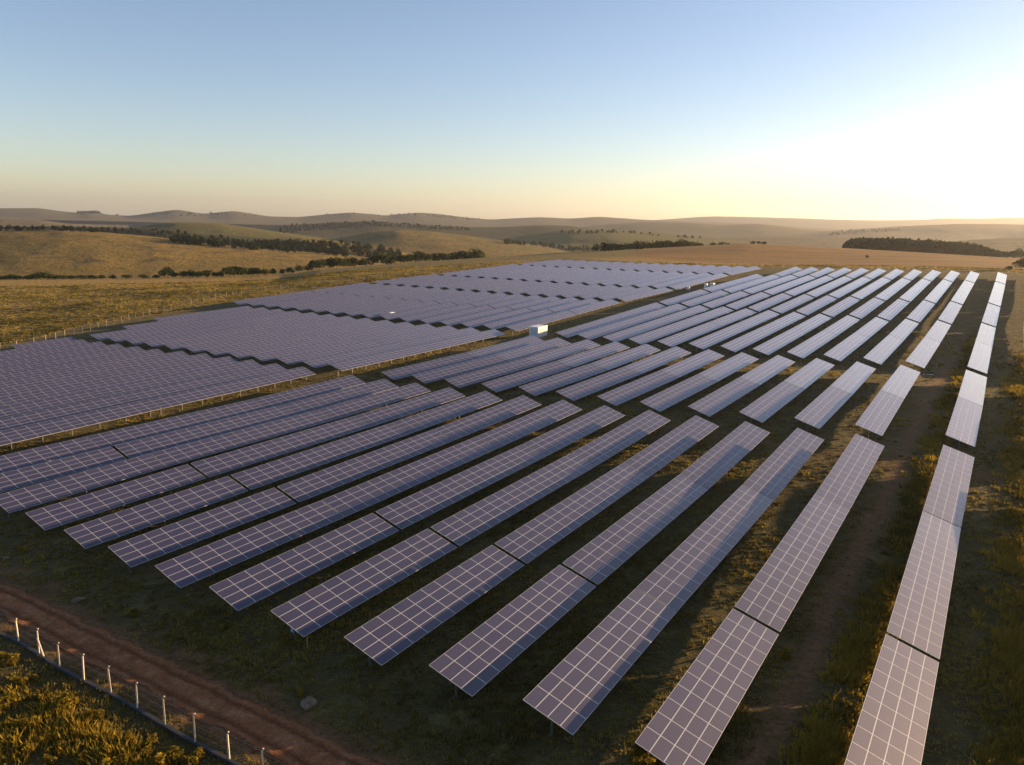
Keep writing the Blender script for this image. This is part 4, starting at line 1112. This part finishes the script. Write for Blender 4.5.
cabin('electrical_cabinet', 713, 289.5, 2.2, 1.7, 2.5, 'taller right one of two white cabinets in the far lane', 'cabinet', False)
cabin('electrical_cabinet', 706.5, 288.8, 1.4, 1.2, 2.0, 'narrow left one of two white cabinets in the far lane', 'cabinet', False)
cabin('electrical_cabinet', 688.5, 289.8, 1.6, 1.2, 1.0, 'tiny low white box in the lane left of the cabinets', 'cabinet', False)
x, y = on_ground(391, 319.5)
e = cabin('equipment_box', 391, 319.5, 2.0, 1.2, 2.1, 'white box showing above the gap between left block tables', 'box', False)
x, y = on_ground(928, 375)
m = MB(); m.tube((-1.2, 0, 0.08), (1.2, 0.2, 0.08), 0.07, 0.07, 8); o = m.build('pipe', M['white']); o.location = (x, y, gz(x, y)); tag(o, 'white plastic pipe lying on the grass beside the second row', 'pipe')

# ---------------------------------------------------------------- fences
def fence(name, line, spacing, h, label, kerb=False, brace_at=None, r=0.07, wires=4, lean=0.03, mat='concrete'):
    pts = []
    P = [Vector((x, y, 0)) for x, y in line]
    tot = [0]
    for i in range(len(P) - 1): tot.append(tot[-1] + (P[i + 1] - P[i]).length)
    def at(d):
        i = max(j for j in range(len(tot) - 1) if tot[j] <= d + 1e-6); f = (d - tot[i]) / max(1e-6, tot[i + 1] - tot[i])
        return P[i].lerp(P[i + 1], f)
    n = int(tot[-1] / spacing); tops = []
    first = at(0); e = empty(name, (first.x, first.y, gz(first.x, first.y)))
    O = Vector(e.location)
    me = None
    for i in range(n + 1):
        p = at(min(i * spacing, tot[-1])); z = gz(p.x, p.y)
        if me is None:
            m = MB(); m.box((0, 0, h / 2 - 0.2), (r * 1.7, r * 1.7, h + 0.4)); m.box((0.05, 0.0, h + 0.06), (r * 1.5, r * 1.5, 0.24), 0, Matrix.Rotation(0.5, 3, 'Y'))
            me = m.data('post', M[mat])
        o = link(bpy.data.objects.new('post', me)); o.parent = e
        o.location = Vector((p.x, p.y, z)) - O; o.rotation_euler = (R.uniform(-lean, lean), R.uniform(-lean, lean), R.uniform(0, 0.4)); 
        s = R.uniform(.95, 1.06); o.scale = (1, 1, s)
        tops.append(Vector((p.x, p.y, z)))
        if brace_at is not None and i in brace_at:
            m = MB(); q = at(min(i * spacing + 0.95, tot[-1])); m.tube(Vector((p.x, p.y, z + h * .72)) - O, Vector((q.x, q.y, gz(q.x, q.y) - .1)) - O, 0.06, 0.06, 6)
            m.build('brace', M['concrete'], e)
    m = MB()
    for a, b in zip(tops[:-1], tops[1:]):
        for w in range(wires):
            zz = 0.25 + (h - 0.3) * w / max(1, wires - 1)
            m.tube(a + Vector((0, 0, zz)) - O, b + Vector((0, 0, zz)) - O, 0.008, 0.008, 4)
    m.build('wire', M['wire'], e)
    if kerb:
        m = MB()
        for a, b in zip(tops[:-1], tops[1:]):
            d = (b - a).normalized(); nrm = Vector((-d.y, d.x, 0))
            k = nrm * (-0.0)
            for sgn in (1,):
                A0, B0 = a - O, b - O
                w0 = 0.16
                v = [A0 + nrm * w0, B0 + nrm * w0, B0 - nrm * w0, A0 - nrm * w0]
                t_ = len(m.v)
                for q in v: m.v.append(q + Vector((0, 0, -0.4)))
                for q in v: m.v.append(q + Vector((0, 0, 0.22)))
                for f in ((4, 5, 6, 7), (0, 1, 5, 4), (1, 2, 6, 5), (2, 3, 7, 6), (3, 0, 4, 7)): m.f.append([t_ + i for i in f][::-1]); m.m.append(0)
        m.build('kerb', M['kerb'], e)
    return tag(e, label, 'fence')
near_line = [on_ground(*p) for p in ((-45, 613), (-2, 634), (20.5, 644), (41.6, 657), (64, 672), (87.4, 684), (112.6, 696), (140, 712), (169, 729.5), (199.5, 747), (232, 763), (270, 785), (330, 822))]
L = 0
sp_ = sum(math.dist(near_line[i], near_line[i + 1]) for i in range(2, 10)) / 8
fence('wire_fence', near_line, sp_, 2.15, 'pale concrete post fence with low kerb along the red earth track', True, (4,), 0.058)
far_line = [on_ground(*p) for p in ((-60, 364), (5, 350), (40, 344.5), (100, 328), (150, 315), (200, 303.5), (230, 296.5), (300, 286.5), (380, 278), (470, 270.5), (560, 263.0))]
fence('wire_fence', far_line, 4.6, 2.1, 'long far fence of thin pale posts edging the left block', False, None, 0.075, 3, 0.06, 'wood')

# ---------------------------------------------------------------- shrubs, stones
def shrub_mesh(seed):
    rs = np.random.RandomState(seed); C = []; Rr = []
    for i in range(7):
        a = rs.uniform(0, 6.28); q = rs.uniform(0, .55)
        C.append((math.cos(a) * q, math.sin(a) * q, rs.uniform(.2, .62))); Rr.append(rs.uniform(.2, .34))
    V, F, T = leaf_cloud(rs, np.array(C), np.array(Rr), 420, 0.10, 0.9)
    V[:, 2] = np.abs(V[:, 2])
    m = MB()
    for c in C: m.tube((0, 0, -0.1), c, 0.02, 0.008, 4)
    return m.data('stem', M['bark']), np_mesh('foliage', V, F, M['weed'], {'tone': T})
SH = [shrub_mesh(70 + i) for i in range(4)]
def shrub(px, py, size, label, group=None):
    x, y = on_ground(px, py); e = empty('shrub', (x, y, gzd(x, y) - 0.05), R.uniform(0, 6.28)); e.scale = (size, size, size * R.uniform(.75, 1.05))
    for nm, me in zip(('stem', 'foliage'), SH[R.randrange(4)]):
        o = link(bpy.data.objects.new(nm, me)); o.parent = e
    tag(e, label, 'shrub', group)
shrub(20, 552, 1.0, 'yellow green bush in the shade left of the first tables')
shrub(135, 615, 1.1, 'yellow green bush on the shaded grass beside the red track')
shrub(302, 694, 0.8, 'small bright yellow tuft above a flat grey stone')
shrub(640, 760, 1.5, 'orange yellow bush below the near corner of second row')
shrub(785, 657, 1.2, 'yellow bush right of the second row table joint')
shrub(226, 628, 0.9, 'dull green weed clump in front of the seventh row')
for px, py in ((150, 752), (128, 742), (96, 722), (70, 706), (44, 696), (14, 688), (8, 706), (30, 730), (60, 748), (22, 752), (45, 764), (80, 765), (6, 730), (120, 765), (172, 765), (5, 665), (34, 676), (195, 764)):
    shrub(px + R.uniform(-4, 4), py + R.uniform(-3, 3), R.uniform(0.8, 1.6), 'low sunlit yellow green bush in the rough grass outside the near fence', 'bushes outside the near fence')
def rock(px, py, s, label):
    x, y = on_ground(px, py); bm = __import__('bmesh').new()
    __import__('bmesh').ops.create_icosphere(bm, subdivisions=3, radius=1)
    sd = R.randrange(999)
    for v in bm.verts:
        k = 1 + 0.45 * float(fbm(np.array([v.co.x * 1.3 + sd]), np.array([v.co.y * 1.3 + v.co.z]), sd, 3)[0])
        v.co = Vector((v.co.x * k * s * .75, v.co.y * k * s * .5, v.co.z * k * s * .30))
    me = bpy.data.meshes.new('rock'); bm.to_mesh(me); bm.free(); me.materials.append(M['rock'])
    o = link(bpy.data.objects.new('rock', me)); o.location = (x, y, gzd(x, y) + s * .02); o.rotation_euler = (0, 0, R.uniform(0, 6)); tag(o, label, 'stone')
rock(308, 703, 1.1, 'large flat grey stone below the bright yellow tuft')
rock(6, 558, 0.6, 'pale stone at the left edge near the red track')
rock(78, 600, 0.8, 'pale stone in the pale earth strip above the red track')

# ---------------------------------------------------------------- grass
def grass(name, n, rmin, rmax, hmin, hmax, blades, spread, mat, seed, keep=None, width=0.035, lane=None):
    rs = np.random.RandomState(seed)
    r = np.sqrt(rs.uniform(rmin ** 2, rmax ** 2, n)) if rmax < 150 else rmin * (rmax / rmin) ** rs.uniform(0, 1, n)
    a = np.radians(rs.uniform(-42, 42, n)); x, y = r * np.sin(a), r * np.cos(a)
    if lane is not None:
        tt = lane[2] * (lane[3] / lane[2]) ** rs.uniform(0, 1, n); ss = lane[0] + lane[1] * rs.normal(size=n)
        x = -ss * math.cos(PHI) + tt * math.sin(PHI); y = ss * math.sin(PHI) + tt * math.cos(PHI); r = np.hypot(x, y)
    if keep is not None:
        k = keep(x, y, rs); x, y, r = x[k], y[k], r[k]
    n = len(x); z = ground_z(x, y) - 0.03
    size = rs.uniform(hmin, hmax, n) * (0.7 + 0.6 * (fbm(x / 5., y / 5., seed, 2) + .5))
    tn = np.clip(0.5 + 0.9 * fbm(x / 18., y / 18., seed + 2, 3) + rs.uniform(-.25, .25, n), 0, 1)
    X = np.repeat(x, blades); Y = np.repeat(y, blades); Z = np.repeat(z, blades); S = np.repeat(size, blades); T = np.repeat(tn, blades)
    N = n * blades; th = rs.uniform(0, 6.28, N); q = rs.uniform(0, 1, N) ** .7 * spread * (0.5 + S)
    bx, by = X + np.cos(th) * q, Y + np.sin(th) * q
    ph = rs.uniform(0, 6.28, N); w = width * rs.uniform(.6, 1.5, N) * (1 + np.repeat(r, blades) / 70.)
    lean = rs.uniform(0.15, 0.75, N) * S; hh = S * rs.uniform(.55, 1.1, N)
    p0 = np.stack([bx - np.cos(ph) * w, by - np.sin(ph) * w, Z], -1); p1 = np.stack([bx + np.cos(ph) * w, by + np.sin(ph) * w, Z], -1)
    p2 = np.stack([bx + np.cos(th) * lean + np.cos(ph) * w * .25, by + np.sin(th) * lean + np.sin(ph) * w * .25, Z + hh], -1)
    V = np.stack([p0, p1, p2], 1).reshape(-1, 3); F = np.arange(3 * N).reshape(N, 3)
    me = np_mesh(name, V, F, M[mat], {'tone': np.repeat(np.clip(T + rs.uniform(-.15, .15, N), 0, 1), 3)})
    o = link(bpy.data.objects.new(name, me)); o['kind'] = 'stuff'
def bare(x, y, rs):
    zo = zones(x, y); return rs.uniform(0, 1, len(x)) > zo[:, 2] * 1.2
def k_in(x, y, rs):
    d = fbm(x / 7., y / 7., 60, 3) + 0.5
    return bare(x, y, rs) & (rs.uniform(0, 1, len(x)) < np.clip(d * 1.3, 0.1, 1))
def k_out(x, y, rs):
    s, t = to_st(x, y); return (farm_mask(s, t) < 0.5) & ((t > 40) | (rs.uniform(0, 1, len(x)) < 0.35))
def k_weed(x, y, rs):
    s, t = to_st(x, y); zo = zones(x, y)
    d = fbm(x / 4., y / 4., 61, 3)
    lane = np.exp(-((s - (S1 + 3.0)) / 1.3) ** 2) + np.exp(-((s + 5.2) / 2.0) ** 2) + 0.7 * (t < 26)
    return (rs.uniform(0, 1, len(x)) < lane * np.clip(d + .45, 0, 1)) & (zo[:, 2] < .6)
grass('grass', 80000, 40, 260, 0.12, 0.36, 8, 0.35, 'grassblade', 5, k_in)
grass('meadow_grass', 110000, 90, 520, 0.25, 0.6, 6, 0.7, 'grassblade', 6, k_out, 0.06)
grass('weeds', 110000, 38, 240, 0.3, 0.8, 9, 0.35, 'weed', 7, k_weed, 0.05)
def k_patch(x, y, rs):
    return rs.uniform(0, 1, len(x)) < np.clip(0.35 + 2.6 * fbm(x / 5., y / 5., 66, 3), 0.03, 1)
grass('weeds', 4500, 38, 240, 0.3, 0.8, 10, 0.4, 'weed', 17, k_patch, 0.05, (S1 + 3.4, 0.8, 36, 260))
grass('weeds', 7000, 38, 240, 0.25, 0.75, 10, 0.4, 'weed', 18, k_patch, 0.05, (-4.6, 1.3, 36, 220))
grass('rough_grass', 20000, 38, 80, 0.15, 0.42, 9, 0.4, 'grassblade', 8, lambda x, y, rs: k_patch(x, y, rs) & (to_st(x, y)[1] < 27) & bare(x, y, rs) & (seg_dist(x, y, ROAD) > 2.3), 0.04)

# ---------------------------------------------------------------- the air
HAZE = 5.5e-5
m = NT('haze_air')
pv = m.n('ShaderNodeVolumePrincipled', ins={'Color': (0.86, 0.88, 0.93, 1), 'Density': HAZE, 'Anisotropy': 0.6})
m.t.links.new(pv.outputs[0], m.out.inputs['Volume'])
zlo = min(min(v.co.z for v in o.data.vertices) for o in col.objects if o.type == 'MESH' and o.name.split('.')[0] in ('ground', 'hill', 'ridge')) - 1.0
zhi = max(max(v.co.z for v in o.data.vertices) for o in col.objects if o.type == 'MESH' and o.name.split('.')[0] in ('hill', 'ridge')) + 30
b = MB(); b.box((0, 0, (zlo + zhi) / 2), (29000, 29000, zhi - zlo))
hz = b.build('haze', m.mat); hz['kind'] = 'stuff'
